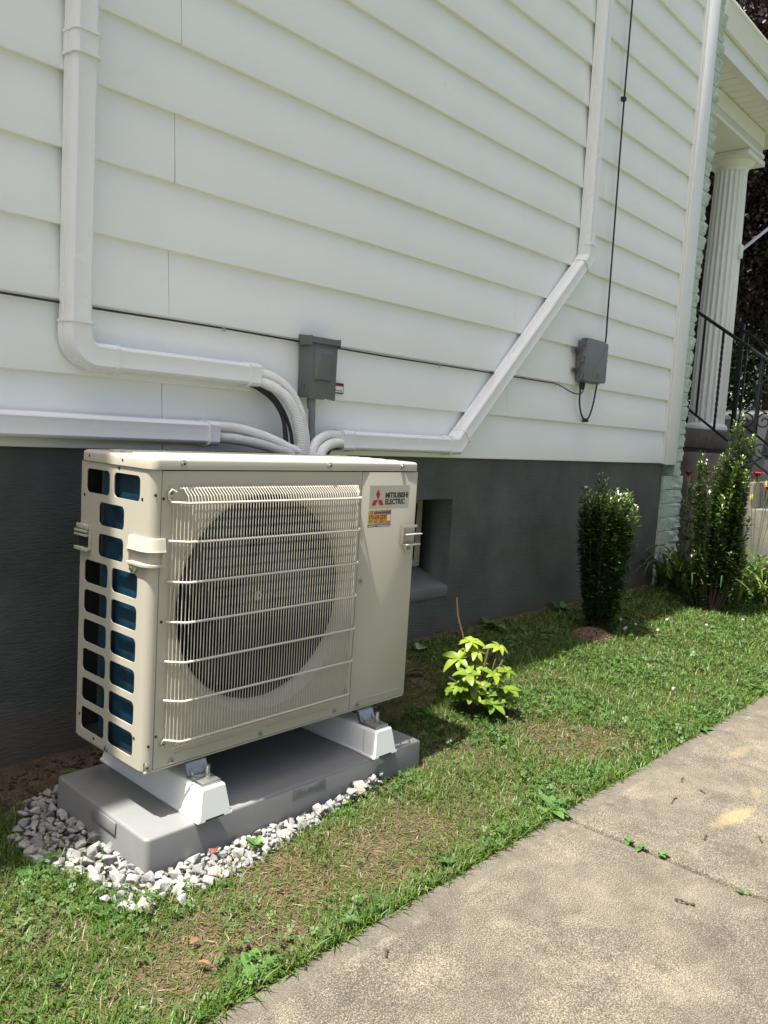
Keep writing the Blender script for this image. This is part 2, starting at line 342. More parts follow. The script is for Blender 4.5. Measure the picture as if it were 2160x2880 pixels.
q = np.stack([i*n_+j, (i+1)*n_+j, (i+1)*n_+j+1, i*n_+j+1], -1).reshape(-1, 4)
GPIN = None
def gdep(x, y):
    x = np.asarray(x, float); y = np.asarray(y, float)
    a = np.clip((x+.215)/.05, 0, 1)*np.clip((.80-x)/.06, 0, 1)*np.clip((y+.84-.13*np.clip((x-.1)/.6, 0, 1))/.04, 0, 1)*np.clip((-.12-y)/.04, 0, 1)
    return .03*a
GZ = GZ-gdep(GX, GY)
O('lawn', np_mesh('lawn', np.stack([GX, GY, GZ], -1).reshape(-1, 3), q), MT['lawnsoil'], kind='structure')

def yedge(x): return -1.157-.0155*x
sw = bpy.data.objects.new('sidewalk', None); COL.objects.link(sw); sw.location = (1, -2.2, -.3); sw['kind'] = 'structure'; PINV['sidewalk'] = Matrix.Translation((1, -2.2, -.3)).inverted()
for k, (a, b) in enumerate(((-4.5, -2.69), (-2.68, -.858), (-.85, .972), (.984, 2.81), (2.822, 4.65), (4.662, 6.5), (6.512, 8.3))):
    Ls = b-a; xs = np.unique(np.concatenate([[0, .003, .008, .02, .05, .08, .11], np.arange(.15, Ls-.13, .06), Ls-np.array([.11, .08, .05, .02, .008, .003, 0])]))
    ys = np.unique(np.concatenate([[0, .003, .008, .02, .05, .08, .11], np.arange(.15, 2.3, .08)]))
    X, Y = np.meshgrid(xs, ys, indexing='ij')
    dist = np.minimum(np.minimum(X, Ls-X), Y)
    Zt = -.2-.007*np.clip(1-dist/.009, 0, 1)**2+.0015*wob(X+a, Y, 5)+(.003 if k == 3 else 0)
    WX = X+a; ed = np.clip(1-Y/.05, 0, 1)
    WY = yedge(WX)-Y+ed*(.004*wob(WX, WX*0, 40)+.003*wob(WX, WX*0, 110, 2))
    top = np.stack([WX, WY, Zt], -1).reshape(-1, 3); nx, ny = len(xs), len(ys)
    i, j = np.meshgrid(np.arange(nx-1), np.arange(ny-1), indexing='ij')
    fq = np.stack([i*ny+j, i*ny+j+1, (i+1)*ny+j+1, (i+1)*ny+j], -1).reshape(-1, 4)
    ring = [i_*ny for i_ in range(nx)]+[(nx-1)*ny+j_ for j_ in range(1, ny)]+[i_*ny+ny-1 for i_ in range(nx-2, -1, -1)]+[j_ for j_ in range(ny-2, 0, -1)]
    bot = top[ring].copy(); bot[:, 2] = -.3; nb = len(top); m_ = len(ring)
    sq = np.array([(ring[t], ring[(t+1) % m_], nb+(t+1) % m_, nb+t) for t in range(m_)])
    edge = np.concatenate([(Y+.25*np.maximum(0, .0-X)).ravel(), np.full(m_, .0)])
    me = np_mesh('slab', np.concatenate([top, bot]), np.concatenate([fq, sq]), col={'edge': edge})
    O('slab', me, MT['concrete'], sw)

# ------------------------------------------------------------------ the house
house = thing('house', 'white clapboard house with dark grey painted foundation and pale green stone corner', 'house', (0, 0, -.15))
def rake(x): return 5.3-.33*x
mb = MB(); poly = [(-5, .75), (4.42, .75), (4.42, rake(4.42)), (-2.2, rake(-2.2)), (-5, 4.9)]
mb.prism(poly, lambda a, b: (a, .03, b), lambda a, b: (a, 7, b)); mb.box(-5, 4.3, .27, 7, -.45, .75)
mb.obj('wall_core', MT['trim'], house, smooth=False)
mb = MB()
for xa, xb in ((-2.2, 4.5), (-5.1, -2.2)):
    za, zb = (rake(xa), rake(xb)) if xb > 0 else (4.85, rake(-2.2))
    mb.prism([(xa, za), (xb, zb), (xb, zb+.12), (xa, za+.12)], lambda a, b: (a, -.02, b+.002), lambda a, b: (a, 7.1, b+.002))
mb.obj('roof', MT['roofing'], house, smooth=False)
# clapboards, each board its own piece
PITCH = .2032; Z1 = .9572
seams = {-1: [.401], 1: [.409], 3: [.415], 5: [.421], 0: [2.317], 2: [2.331], 4: [2.34], 6: [3.087], 8: [3.105], 10: [3.106], 7: [.43], 9: [.45, 3.4], 11: [.4], 12: [3.1]}
for k in range(-1, 22):
    z0 = Z1+k*PITCH if k >= 0 else .748; z1 = Z1+(k+1)*PITCH
    xe = min(4.196, (5.3-z1)/.33-.02)
    if xe < -2.5: continue
    cuts = [-4.9]+([-1.9] if k % 3 else [-2.6])+[s for s in seams.get(k, [1.7 if k % 2 else 3.0]) if s < xe-.3]+[xe]
    for a, b in zip(cuts[:-1], cuts[1:]):
        last = b == xe
        lift = 0 if last else .0008; sx = a+(0 if a == cuts[0] else .0028); n = max(2, int((b-sx)/.16))
        mb = MB(); sec = [(.0175, z0-.001), (.003, z0-.0035), (.0006, z0-.002), (0, z0+.001), (.008, (z0+z1)/2), (.0162, z1+.002), (.021, z1+.004), (.021, z0)]
        ph = random.random()*50; tilt = random.uniform(-.0006, .0006)
        vs = []
        for s_ in range(n+1):
            x = sx+(b-sx)*s_/n
            wv = .0018*noise.noise(Vector((x*1.7, ph, k)))+.0006*noise.noise(Vector((x*6, ph, k)))
            for (y, z) in sec: vs.append((x+(.002*noise.noise(Vector((z*9, ph, 3))) if s_ == n and not last else 0), y-lift+wv*(1 if y < .013 else 0)+tilt, z+.0008*noise.noise(Vector((x*.8, ph, 7)))))
        m_ = len(sec)
        fs = [(s_*m_+t, s_*m_+(t+1) % m_, (s_+1)*m_+(t+1) % m_, (s_+1)*m_+t) for s_ in range(n) for t in range(m_)]
        fs += [tuple(range(m_)), tuple(n*m_+t for t in range(m_-1, -1, -1))]
        mb.add(vs, fs); mb.obj('siding_board', MT['siding'], house, ang=.9)
mb = MB().box(4.204, 4.372, -.017, .06, .738, 3.95); mb.obj('corner_post', MT['trim'], house, bevel=.003)
MB().box(4.186, 4.2035, -.007, .03, .742, 3.95).obj('post_flange', MT['trim'], house, bevel=.001)
# foundation with the basement window opening
plt = plate('foundation_wall', [(-5, -.45), (4.25, -.45), (4.25, .746), (-5, .746)], [[(1.18, .142), (1.962, .142), (1.958, .556), (1.18, .556)]], lambda a, b, t: (a, t, b), .022, .268)
O('foundation_wall', plt, MT['found'], house)
MB().prism([(.016, .10), (.014, .147), (.215, .214), (.266, .214), (.266, .10)], lambda a, b: (1.183, a, b), lambda a, b: (1.958, a, b)).obj('window_sill', MT['sillp'], house, bevel=.004)
win = O('basement_window', plate('basement_window', [(1.20, .214), (1.955, .214), (1.955, .546), (1.20, .546)], [[(1.228, .244), (1.568, .244), (1.568, .518), (1.228, .518)], [(1.59, .244), (1.928, .244), (1.928, .518), (1.59, .518)]], lambda a, b, t: (a, t, b), .196, .22), MT['oldpaint'], house, label='old cream painted basement window frame')
for a, b in ((1.225, 1.571), (1.587, 1.931)): MB().box(a, b, .207, .211, .241, .521).obj('pane', MT['glass'], win, smooth=False)
# pale green rock-faced corner blocks
def rock(sx, sy, sz, seed, rough):
    bm = bmesh.new(); bmesh.ops.create_cube(bm, size=1); bmesh.ops.subdivide_edges(bm, edges=bm.edges, cuts=5, use_grid_fill=True)
    for v in bm.verts:
        p = v.co.copy(); v.co = Vector((p.x*sx, p.y*sy, p.z*sz))
        q_ = Vector((v.co.x*14+seed*7, v.co.y*14+seed*3, v.co.z*14)); inner = min(1, (1-abs(p.z)*2)*4)
        nn = noise.noise(q_)*.7+noise.noise(q_*2.7)*.55
        if p.x > .45: v.co.x += rough*(.35+.9*nn)*inner
        if p.y < -.45: v.co.y -= rough*.55*(.2+.9*nn)*inner*max(0, min(1, (p.x+.15)*3))
        if abs(p.z) > .45: v.co.z += .004*noise.noise(q_*1.3)
    me = bpy.data.meshes.new('rock_block'); bm.to_mesh(me); bm.free(); me.materials.append(MT['block']); return me
upper = [rock(.10, .2, .0925, s, .026) for s in range(4)]; lower = [rock(.31, .3, .092, s+9, .034) for s in range(4)]
zc = -.14
while zc < 3.9:
    lo = zc < .62; me = random.choice(lower if lo else upper)
    o = O('block', me, None, house); o.location = (4.405+random.uniform(-.006, .006) if lo else 4.425+random.uniform(-.008, .006), .155 if lo else .092, zc); o.scale = (1, 1, random.uniform(.97, 1.0))
    zc += .0945
MB().box(4.26, 4.52, .03, 6.8, -.4, .66).obj('block_backing', MT['block'], house, smooth=False)
MB().box(4.36, 4.415, .06, 6.8, .662, 3.86).obj('front_wall', MT['block'], house, smooth=False)
# porch roof
X0, X1 = 4.47, 6.95
ext = lambda poly, xa, xb: MB().prism(poly, lambda a, b: (xa, a, b), lambda a, b: (xb, a, b))
porch = ext([(.03, 3.63), (.03, 3.76), (.2, 3.84), (4.2, 4.6), (4.2, 3.63)], X0, X1).obj('porch_roof', MT['trim'], house, smooth=False)
ext([(-.045, 3.775), (-.045, 3.757), (-.03, 3.745), (-.022, 3.70), (.0, 3.655), (.002, 3.622), (.028, 3.622), (.028, 3.775)], X0-.01, X1).obj('gutter', MT['trim'], porch, bevel=.002)
ext([(.032, 3.50), (.032, 3.629), (.05, 3.629), (.05, 3.50)], X0, X1).obj('fascia_board', MT['trim'], porch)
ext([(.052, 3.505), (.052, 3.535), (.085, 3.535), (.085, 3.505)], X0, X1).obj('soffit_trim', MT['trim'], porch)
x = X0
while x < X1-.05:
    MB().box(x, x+.109, .087, .268, 3.508+.001*random.random(), 3.53).obj('soffit_board', MT['trim'], porch, bevel=.003); x += .1155
ext([(.25, 3.385), (.25, 3.503), (.60, 3.503), (.60, 3.385)], X0, 6.2).obj('frieze_board', MT['trim'], porch)
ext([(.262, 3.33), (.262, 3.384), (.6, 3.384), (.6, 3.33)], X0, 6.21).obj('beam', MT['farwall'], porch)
ext([(.248, 3.302), (.248, 3.329), (.61, 3.329), (.61, 3.302)], X0, 6.225).obj('beam_trim', MT['trim'], porch)
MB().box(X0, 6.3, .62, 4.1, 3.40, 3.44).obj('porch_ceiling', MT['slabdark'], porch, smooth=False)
MB().box(5.9, 6.2, .64, 4.0, 3.302, 3.39).obj('front_beam', MT['trim'], porch, smooth=False)
# fluted column
cx, cy = 6.09, .46
def flute(h, R, nf=20, per=6):
    out = []
    for k in range(nf*per):
        t = (k % per)/per; a = 2*PI*k/(nf*per)
        d = 0 if t < .17 else math.sin((t-.17)/.83*PI)*.085
        out.append((cx+R*(1-d)*math.cos(a), cy+R*(1-d)*math.sin(a), h))
    return out
mb = MB(); st = [(1.075, .148), (1.6, .147), (2.3, .141), (3.0, .131), (3.19, .128)]; n = 120
vs = [p for h, R in st for p in flute(h, R)]
mb.add(vs, [(i_*n+k, i_*n+(k+1) % n, (i_+1)*n+(k+1) % n, (i_+1)*n+k) for i_ in range(len(st)-1) for k in range(n)])
colm = mb.obj('porch_column', MT['trim'], house, ang=.5)
MB().lathe([(.0, 3.18), (.128, 3.18), (.133, 3.19), (.133, 3.205), (.15, 3.22), (.172, 3.24), (.178, 3.255), (0, 3.255)], lambda a, b, h: (cx+a, cy+b, h), 40).obj('capital', MT['trim'], colm)
MB().box(cx-.2, cx+.2, cy-.2, cy+.2, 3.256, 3.300).obj('abacus', MT['trim'], colm, bevel=.004)
MB().lathe([(.0, 1.08), (.15, 1.08), (.165, 1.07), (.175, 1.05), (.175, 1.03), (.165, 1.015), (0, 1.015)], lambda a, b, h: (cx+a, cy+b, h), 40).obj('base', MT['trim'], colm)
# porch slab and steps
MB().box(4.47, 6.6, .2, 4, .862, 1.012).obj('porch_slab', MT['slabdark'], house, bevel=.01)
MB().box(4.5, 6.5, .26, 4, -.3, .86).obj('porch_base', MT['steps'], house, smooth=False)
stp = bpy.data.objects.new('concrete_steps', None); link(stp, house); stp.location = (5.4, -.3, -.2); PINV[stp.name] = Matrix.Translation((5.4, -.3, -.2)).inverted()
for k in range(6):
    zt = .828-.186*k; y1 = .255-.27*k
    if zt < -.2: break
    MB().box(4.97-.004*k, 6.02+.004*k, y1-.33, y1 if k == 0 else y1-.003, -.28, zt).obj('step', MT['steps'], stp, bevel=.008)
# iron stair railings
SL = (1.864-1.493)/.545
def railing(x, label, ya, full):
    t = thing('stair_railing', label, 'railing', (x, -.3, 0))
    ztop = lambda y: 1.864+SL*(y-.205); zbot = lambda y: 1.148+SL*(y-.212)*1.04
    for nm, zf, hw in (('handrail', ztop, (.019, .011)), ('bottom_rail', zbot, (.011, .008))):
        a, b = Vector((x, ya, zf(ya))), Vector((x, -1.25, zf(-1.25))); d = (b-a)/2
        MB().obox((a+b)/2, (hw[0], 0, 0), d, Vector((0, -d.z, d.y)).normalized()*hw[1]).obj(nm, MT['iron'], t, bevel=.003)
    k = 0; y = ya-.09
    while y > -1.2:
        za, zb = zbot(y), ztop(y)
        if k % 3 == 1:
            m_ = 60; pts = [(x, y, za+(zb-za)*i_/m_) for i_ in range(m_+1)]
            MB().tube(pts, .0105, 4, roll=lambda i_: PI/4+max(0, min(1, (i_/60-.1)/.8))*7*PI).obj('baluster', MT['iron'], t, ang=1.2)
        elif k % 3 == 0 or full: MB().box(x-.007, x+.007, y-.007, y+.007, za, zb).obj('baluster', MT['iron'], t)
        if full and k == 3:
            yc = y-.0; 
            for zc_, s in ((ztop(yc)-.22, 1), (ztop(yc)-.46, 1), (ztop(yc)-.66, -1)):
                for sd_ in (-1, 1):
                    pts = []
                    for i_ in range(41):
                        tt = i_/40; rr = .012+.045*tt; aa = tt*2.6*PI
                        pts.append((x-.004, yc+sd_*(.062-rr*math.cos(aa)*1.0), zc_+s*(rr*math.sin(aa))))
                    pts += [(x-.004, yc+sd_*.03, zc_-s*.0+s*.085), (x-.004, yc+sd_*.01, zc_+s*.13)]
                    MB().tube(catmull(pts, 2), .0055, 6).obj('scroll', MT['iron'], t)
        k += 1; y -= .142
    if not full: MB().box(x-.016, x+.016, ya-.016-.04, ya+.016-.04, 1.0 if ya > .19 else .82, ztop(ya)+.02).obj('newel_post', MT['iron'], t, bevel=.003)
    return t
railing(5.06, 'black wrought iron stair railing with twisted balusters and scrolls beside porch column', .24, True)
railing(5.98, 'black iron stair railing on the far side of the concrete steps', .235, False)
fp = thing('flagpole', 'slim silver flagpole bracketed to the porch column, angled upward', 'flagpole', (6.12, .32, 2.5))
MB().tube([(6.1, .325, 2.53), (6.72, .3, 2.87), (7.3, .28, 3.19)], .014, 10).obj('pole', MT['alum'], fp)
MB().box(6.05, 6.11, .30, .335, 2.47, 2.58).obj('bracket', MT['trim'], fp, bevel=.006)

# ------------------------------------------------------------------ equipment pad, risers
YF, YB, ZT = -.5965, -.2665, .728
PADA = math.radians(-.9)
def pad_pt(x, y): # pad-local to world (rotated about its front-left corner)
    dx, dy = x+.042, y+.683
    return (-.042+dx*math.cos(PADA)-dy*math.sin(PADA), -.683+dx*math.sin(PADA)+dy*math.cos(PADA))
pad = thing('equipment_pad', 'grey moulded plastic equipment pad lying on white gravel', 'pad', (.45, -.45, -.2))
def pad_body():
    x0, x1, y0, y1 = -.042, .938, -.683, -.228
    mb = MB(); secs = [(-.238, 0, .016), (-.1265, .002, .015), (-.1225, .0035, .014), (-.1203, .0062, .012), (-.1195, .010, .010)]; n = 24; vs = []
    for z, ins, r in secs: vs += [(*pad_pt(a, b), z) for a, b in rrect(x0+ins, x1-ins, y0+ins, y1-ins, r, 5)]
    fs = [(i_*n+k, i_*n+(k+1) % n, (i_+1)*n+(k+1) % n, (i_+1)*n+k) for i_ in range(len(secs)-1) for k in range(n)]
    fs += [tuple((len(secs)-1)*n+k for k in range(n)), tuple(range(n-1, -1, -1))]
    return mb.add(vs, fs)
pad_body().obj('pad_body', MT['pad'], pad, ang=.9)
def size_plate(fn, u0, u1):
    mb = MB(); mb.prism([(u0, -.157), (u1, -.157), (u1, -.1265), (u0, -.1265)], lambda a, b: fn(a, b, 0), lambda a, b: fn(a, b, .0035)); return mb
fn1 = lambda a, b, t: (*pad_pt(a, -.683+.0003-t+(b+.157)*.03), b)
fn2 = lambda a, b, t: (*pad_pt(-.042+.0003-t+(b+.157)*.03, a), b)
p1 = size_plate(fn1, .402, .520).obj('size_plate', MT['pad'], pad, bevel=.0015); size_plate(fn2, -.55, -.43).obj('size_plate', MT['pad'], pad, bevel=.0015)
O('size_text', text_mesh('size_text', '18 x 38 x 3', .023, lambda a, b, t: fn1(.409+a, -.150+b, .0036+t), 0, .95, .0012), MT['pad'], p1)
def riser(xa, xb, label):
    t = thing('riser_block', label, 'riser', ((xa+xb)/2, -.45, -.119), 'plastic risers under the condenser')
    ya, yb = -.694, -.208; xc = (xa+xb)/2; h0, h1 = -.1185, -.041
    def sec(y, yb_sh):
        hw = (xb-xa)/2
        return [(xc-hw, h0), (xc-hw, h0+.004), (xc-hw+.006, h0+.007), (xc-hw*.70, h1-.010), (xc-hw*.66, h1-.003), (xc-hw*.58, h1), (xc+hw*.58, h1), (xc+hw*.66, h1-.003), (xc+hw*.70, h1-.010), (xc+hw-.006, h0+.007), (xc+hw, h0+.004), (xc+hw, h0)]
    s_ = sec(0, 0); n = len(s_); st = [(ya, 0), (yb, 0)]
    mb = MB(); vs = []
    for si, y in enumerate((ya, ya+.004, ya+.05, ya+.054, ya+.43, ya+.434, yb-.004, yb)):
        for (a, b) in s_:
            lean = (b-h0)/(h1-h0)*.012; ins = .003 if si in (0, 7) else (.0016 if si in (3, 4) else 0)
            fx = a+(xc-a)*ins/.05; vs.append((*pad_pt(fx, y+(lean if si < 3 else (-lean if si > 5 else 0))), b-(ins if b > h0+.02 else 0)))
    m_ = 8
    fs = [(i_*n+k, i_*n+(k+1) % n, (i_+1)*n+(k+1) % n, (i_+1)*n+k) for i_ in range(m_-1) for k in range(n)]+[tuple(range(n-1, -1, -1)), tuple((m_-1)*n+k for k in range(n))]
    mb.add(vs, fs).obj('block_body', MT['riser'], t, ang=.7)
    P_ = lambda x, y, z: (*pad_pt(x, y), z)
    for (ax, w_, za, zb) in ((xc, .030, h0+.0005, h0+.0045), ):
        mb = MB(); mb.prism([(ax-w_, za), (ax+w_*.8, za), (ax+w_*.8, zb), (ax-w_, zb)], lambda a, b: P_(a, ya-.0005, b), lambda a, b: P_(a, ya+.003, b)); mb.obj('foot_gap_shade', MT['darkin'], t)  # dark strip painted in for the shade in the gap below
    # clamp: rail foot of the unit bolted down through a zinc plate
    br = MB(); br.prism([(xc-.028, h1+.001), (xc+.028, h1+.001), (xc+.026, h1+.009), (xc-.026, h1+.009)], lambda a, b: P_(a, -.672, b), lambda a, b: P_(a, -.60, b)); brk = br.obj('clamp_plate', MT['zinc'], t, bevel=.002)
    MB().prism([(-.612, h1+.0095), (-.600, h1+.0095), (-.588, -.004), (-.600, -.004)], lambda a, b: P_(xc-.030, a, b), lambda a, b: P_(xc+.03, a, b)).obj('clamp_web', MT['zinc'], brk)
    for s in (-1, 1): MB().prism([(-.628, h1+.0095), (-.604, h1+.0095), (-.592, -.010), (-.598, -.010)], lambda a, b: P_(xc+s*.021-.002, a, b), lambda a, b: P_(xc+s*.021+.002, a, b)).obj('gusset', MT['zinc'], brk)
    bx_, by_ = pad_pt(xc+.006, -.644); zb = h1+.0092
    MB().cyl((bx_, by_, zb), (bx_, by_, zb+.002), .0125, 20).obj('washer', MT['zinc'], brk)
    MB().cyl((bx_, by_, zb+.002), (bx_, by_, zb+.010), .0092, 6).obj('nut', MT['zinc'], brk, bevel=.0008)
    MB().tube([(bx_, by_, zb+.010+.0006*i_) for i_ in range(36)], lambda i_: .0052+(.0005 if i_ % 2 else 0), 12).obj('bolt', MT['zinc'], brk)
riser(.092, .196, 'white plastic riser block under the louvred end of the condenser')
riser(.702, .806, 'white plastic riser block under the logo end of the condenser')

# ------------------------------------------------------------------ the heat pump condenser
unit = thing('heat_pump_condenser', 'beige outdoor heat pump condenser with wire fan guard on grey pad', 'heat pump', (.475, -.43, 0))
xz = lambda y: (lambda a, b, t: (a, y+t, b))
def screw(parent, p, nrm, r=.0062):
    p = Vector(p); nrm = Vector(nrm).normalized()
    mb = MB().cyl(p, p+nrm*.0012, r*1.45, 14).cyl(p+nrm*.0012, p+nrm*.0046, r, 6)
    s = mb.obj('screw', MT['zinc'], parent, bevel=.0006); 
    MB().cyl(p+nrm*.0046, p+nrm*.0050, r*.42, 8).obj('slot', MT['darkin'], s); return s
def hole(parent, p, nrm, r=.004):
    p = Vector(p); nrm = Vector(nrm).normalized(); MB().cyl(p-nrm*.001, p+nrm*.0004, r, 10).obj('hole', MT['darkin'], parent)
FX, FZ, FR = .368, .384, .282
circ = lambda r, n=64: [(FX+r*math.cos(2*PI*k/n), FZ+r*math.sin(2*PI*k/n)) for k in range(n)]
fp_ = O('front_panel', plate('front_panel', [(.0272, .003), (.6958, .003), (.6958, ZT-.003), (.0272, ZT-.003)], [circ(.306)], xz(YF), 0, .004), MT['unit'], unit)
MB().lathe([(.3065, -.0016), (.304, -.0022), (.300, -.0006), (.292, .005), (.284, .013), (.279, .023), (.2765, .032)], lambda a, b, h: (FX+a, YF+h, FZ+b), 96).obj('fan_shroud', MT['unit'], fp_)
MB().lathe([(.277, .0322), (.278, .12)], lambda a, b, h: (FX+a, YF+h, FZ+b), 96).obj('fan_ring', MT['blackp'], fp_)
# slight raised boss line on the panel round the fan
for zc_, lx in ((.012, (.09, .33)), ): pass
for a, b in ((.085, .33), (.375, .61)): MB().prism(rrect(a, b, .026, .0295, .0015, 3), lambda u, v_: (u, YF, v_), lambda u, v_: (u, YF-.0022, v_)).obj('stiffening_rib', MT['unit'], fp_)
for a, b in ((.17, .22), (.50, .55)): MB().prism([(a, .7), (a+.006, .709), (b-.006, .709), (b, .7)], lambda u, v_: (u, YF, v_-.02), lambda u, v_: (u, YF-.003, v_-.02)).obj('panel_tab', MT['unit'], fp_)
sp_ = MB(); sp_.prism(rrect(.6985, .95, .003, ZT-.003, .0015, 2), lambda u, v_: (u, YF, v_), lambda u, v_: (u, YF+.004, v_)); sp_.box(.946, .95, YF+.004, YB, .003, ZT-.0015)
svc = sp_.obj('service_panel', MT['unit'], unit, bevel=.001)
MB().prism(rrect(.73, .93, .024, .028, .0018, 3), lambda u, v_: (u, YF, v_), lambda u, v_: (u, YF-.0022, v_)).obj('stiffening_rib', MT['unit'], svc)
# corner strip and louvred side panel
cs = MB(); arc = [(.025-.025*math.cos(a), YF+.025-.025*math.sin(a)) for a in np.linspace(0, PI/2, 9)]
vs = []; 
for z in (.002, ZT-.0015): vs += [(a, b, z) for a, b in arc]+[(.025-.022*math.cos(t), YF+.025-.022*math.sin(t), z) for t in np.linspace(PI/2, 0, 9)]
cs.add(vs, [(k, (k+1) % 18, 18+(k+1) % 18, 18+k) for k in range(18)]+[tuple(range(17, -1, -1)), tuple(range(18, 36))])
holes = [rrect(-.407, -.292, .648, .709, .013), rrect(-.546, -.427, .648, .709, .013), rrect(-.478, -.357, .571, .629, .013), rrect(-.478, -.357, .492, .550, .013)]
for r_ in range(6):
    zt = .475-.0778*r_
    holes += [rrect(-.408, -.290, zt-.060, zt, .013), rrect(-.546, -.426, zt-.061, zt-.001, .013)]
side = O('side_panel', plate('side_panel', [(YB, .002), (YB, ZT-.0015), (YF+.025, ZT-.0015), (YF+.025, .002)], holes, lambda a, b, t: (t, a, b), 0, .0035), MT['unit'], unit)
cs.obj('corner_strip', MT['unit'], side, ang=.9)
for (y, z) in ((-.283, .64), (-.283, .06), (-.557, .655), (-.552, .075), (-.36, .015), (-.45, .72)): hole(side, (0, y, z), (-1, 0, 0), .0045)
for (y, z) in ((-.425, .010), ): screw(side, (0, y, z), (-1, 0, 0))
# top cover with pressed ribs
tc = MB(); secs = [(ZT, 0), (.7475, 0), (.7515, .0012), (.7545, .0045), (.7555, .009)]; n = 24; vs = []
for z, ins in secs: vs += [(a, b, z) for a, b in rrect(-.0035+ins, .9545-ins, YF-.0035+ins, YB+.003-ins, .022, 5)]
tc.add(vs, [(i_*n+k, i_*n+(k+1) % n, (i_+1)*n+(k+1) % n, (i_+1)*n+k) for i_ in range(4) for k in range(n)]+[tuple(4*n+k for k in range(n)), tuple(range(n-1, -1, -1))])
top = tc.obj('top_cover', MT['unit'], unit, ang=.8)
for y in (-.54, -.485, -.43, -.375, -.32):
    MB().prism([(y-.017, .7553), (y-.009, .7590), (y+.009, .7590), (y+.017, .7553)], lambda a, b: (.05, a, b), lambda a, b: (.90, a, b)).obj('pressed_rib', MT['unit'], top, bevel=.0015)
for x in (.08, .559, .87): screw(top, (x, YF-.0035, .742), (0, -1, 0), .0066)
for y in (-.31, -.47): hole(top, (-.0035, y, .741), (-1, 0, 0), .0035)
# base pan, back posts, coil
MB().box(.006, .944, YF+.006, YB-.002, .0035, .022).obj('base_pan', MT['darkin'], unit, smooth=False)
lip = MB(); lip.prism([(YF-.001, .0018), (YF-.001, -.002), (YF+.03, -.006), (YB, -.006), (YB, .0018)], lambda a, b: (.006, a, b), lambda a, b: (.944, a, b)); lip.obj('base_lip', MT['unit'], unit)
MB().box(.008, .05, YB-.012, YB, .023, ZT-.002).obj('back_post', MT['darkin'], unit, smooth=False)
MB().box(.008, .09, YB-.010, YB, .023, .05).obj('back_rail', MT['darkin'], unit, smooth=False)
MB().box(.95-.03, .9455, YB-.01, YB, .023, ZT-.002).obj('back_post', MT['darkin'], unit, smooth=False)
coil = MB(); coil.prism([(.016, -.352), (.036, -.352), (.036, -.548), (.016, -.548)], lambda a, b: (a, b, .024), lambda a, b: (a, b, ZT-.003)); co = coil.obj('fin_coil', MT['blue'], unit, smooth=False)
MB().prism([(.1, -.30), (.94, -.30), (.94, -.33), (.1, -.33)], lambda a, b: (a, b, .024), lambda a, b: (a, b, ZT-.003)).obj('back_coil', MT['darkin'], unit, smooth=False)  # blue coil coloured near black, painting in the shade behind the fan
MB().box(.112, .118, -.565, -.301, .024, ZT-.003).obj('coil_plate', MT['darkin'], co, smooth=False)
MB().box(.70, .705, YF+.005, -.335, .024, ZT-.003).obj('divider', MT['darkin'], unit, smooth=False)
for k in range(17):
    z = .05+.04*k
    pts = [(.030, -.556, z)]+[(.018-.007*math.sin(t), -.556, z+.009-.009*math.cos(t)) for t in np.linspace(0, PI, 9)]+[(.030, -.556, z+.018)]
    MB().tube(pts, .0036, 8).obj('return_bend', MT['copper'], co)
# fan
fan = MB().lathe([(.0, .052), (.045, .052), (.058, .060), (.06, .075), (.06, .12), (0, .12)], lambda a, b, h: (FX+a, YF+h, FZ+b), 32).obj('fan', MT['blackp'], unit)
for k in range(3):
    a0 = 2*PI*k/3+.5; vs = []
    for s_ in range(9):
        r = .055+.205*s_/8
        for c in range(7):
            w_ = (c/6-.5); a = a0+w_*(1.35-.25*s_/8)-.35*(s_/8)**2; vs.append((FX+r*math.cos(a), YF+.085+w_*.07+.01*(s_/8), FZ+r*math.sin(a)))
    MB().add(vs, [(s_*7+c, s_*7+c+1, (s_+1)*7+c+1, (s_+1)*7+c) for s_ in range(8) for c in range(6)]).obj('blade', MT['blackp'], fan)
screw(fan, (FX, YF+.052, FZ), (0, -1, 0), .009)
# wire guard
guard = MB().box(.04, .06, YF-.002, YF, .69, .6905).obj('fan_guard', MT['wire'], unit)
GYf = YF-.036
def gpath(z, x0=.046, x1=.682, yend=YF-.001):
    return [(x0, yend, z), (x0+.012, YF-.015, z), (x0+.03, GYf+.003, z), (x0+.036, GYf, z), (x1-.030, GYf, z), (x1-.024, GYf+.003, z), (x1-.006, YF-.015, z), (x1, yend, z)]
bars = [.652, .56, .463, .366, .269, .173]
for z in bars: MB().tube([Vector(p)+Vector((0, -.0045, 0)) for p in gpath(z)], .0032, 8).obj('guard_bar', MT['wire'], guard)
MB().tube([(.070, YF-.006, .684), (.676, YF-.006, .684)], .003, 8).obj('guard_bar', MT['wire'], guard)
MB().tube([(.046, YF-.001, .062), (.05, YF-.006, .074), (.075, GYf-.002, .0735), (.085, GYf-.004, .0735), (.65, GYf-.004, .0735), (.68, YF-.01, .0735)], .003, 8).obj('guard_bar', MT['wire'], guard)
MB().tube([(.072, YF-.006, .048), (.670, YF-.006, .048)], .002, 8).obj('guard_bar', MT['wire'], guard)
gp = [Vector(p) for p in gpath(0, .050, .676)]
cum = [0]
for a, b in zip(gp[:-1], gp[1:]): cum.append(cum[-1]+(b-a).length)
NW = 72
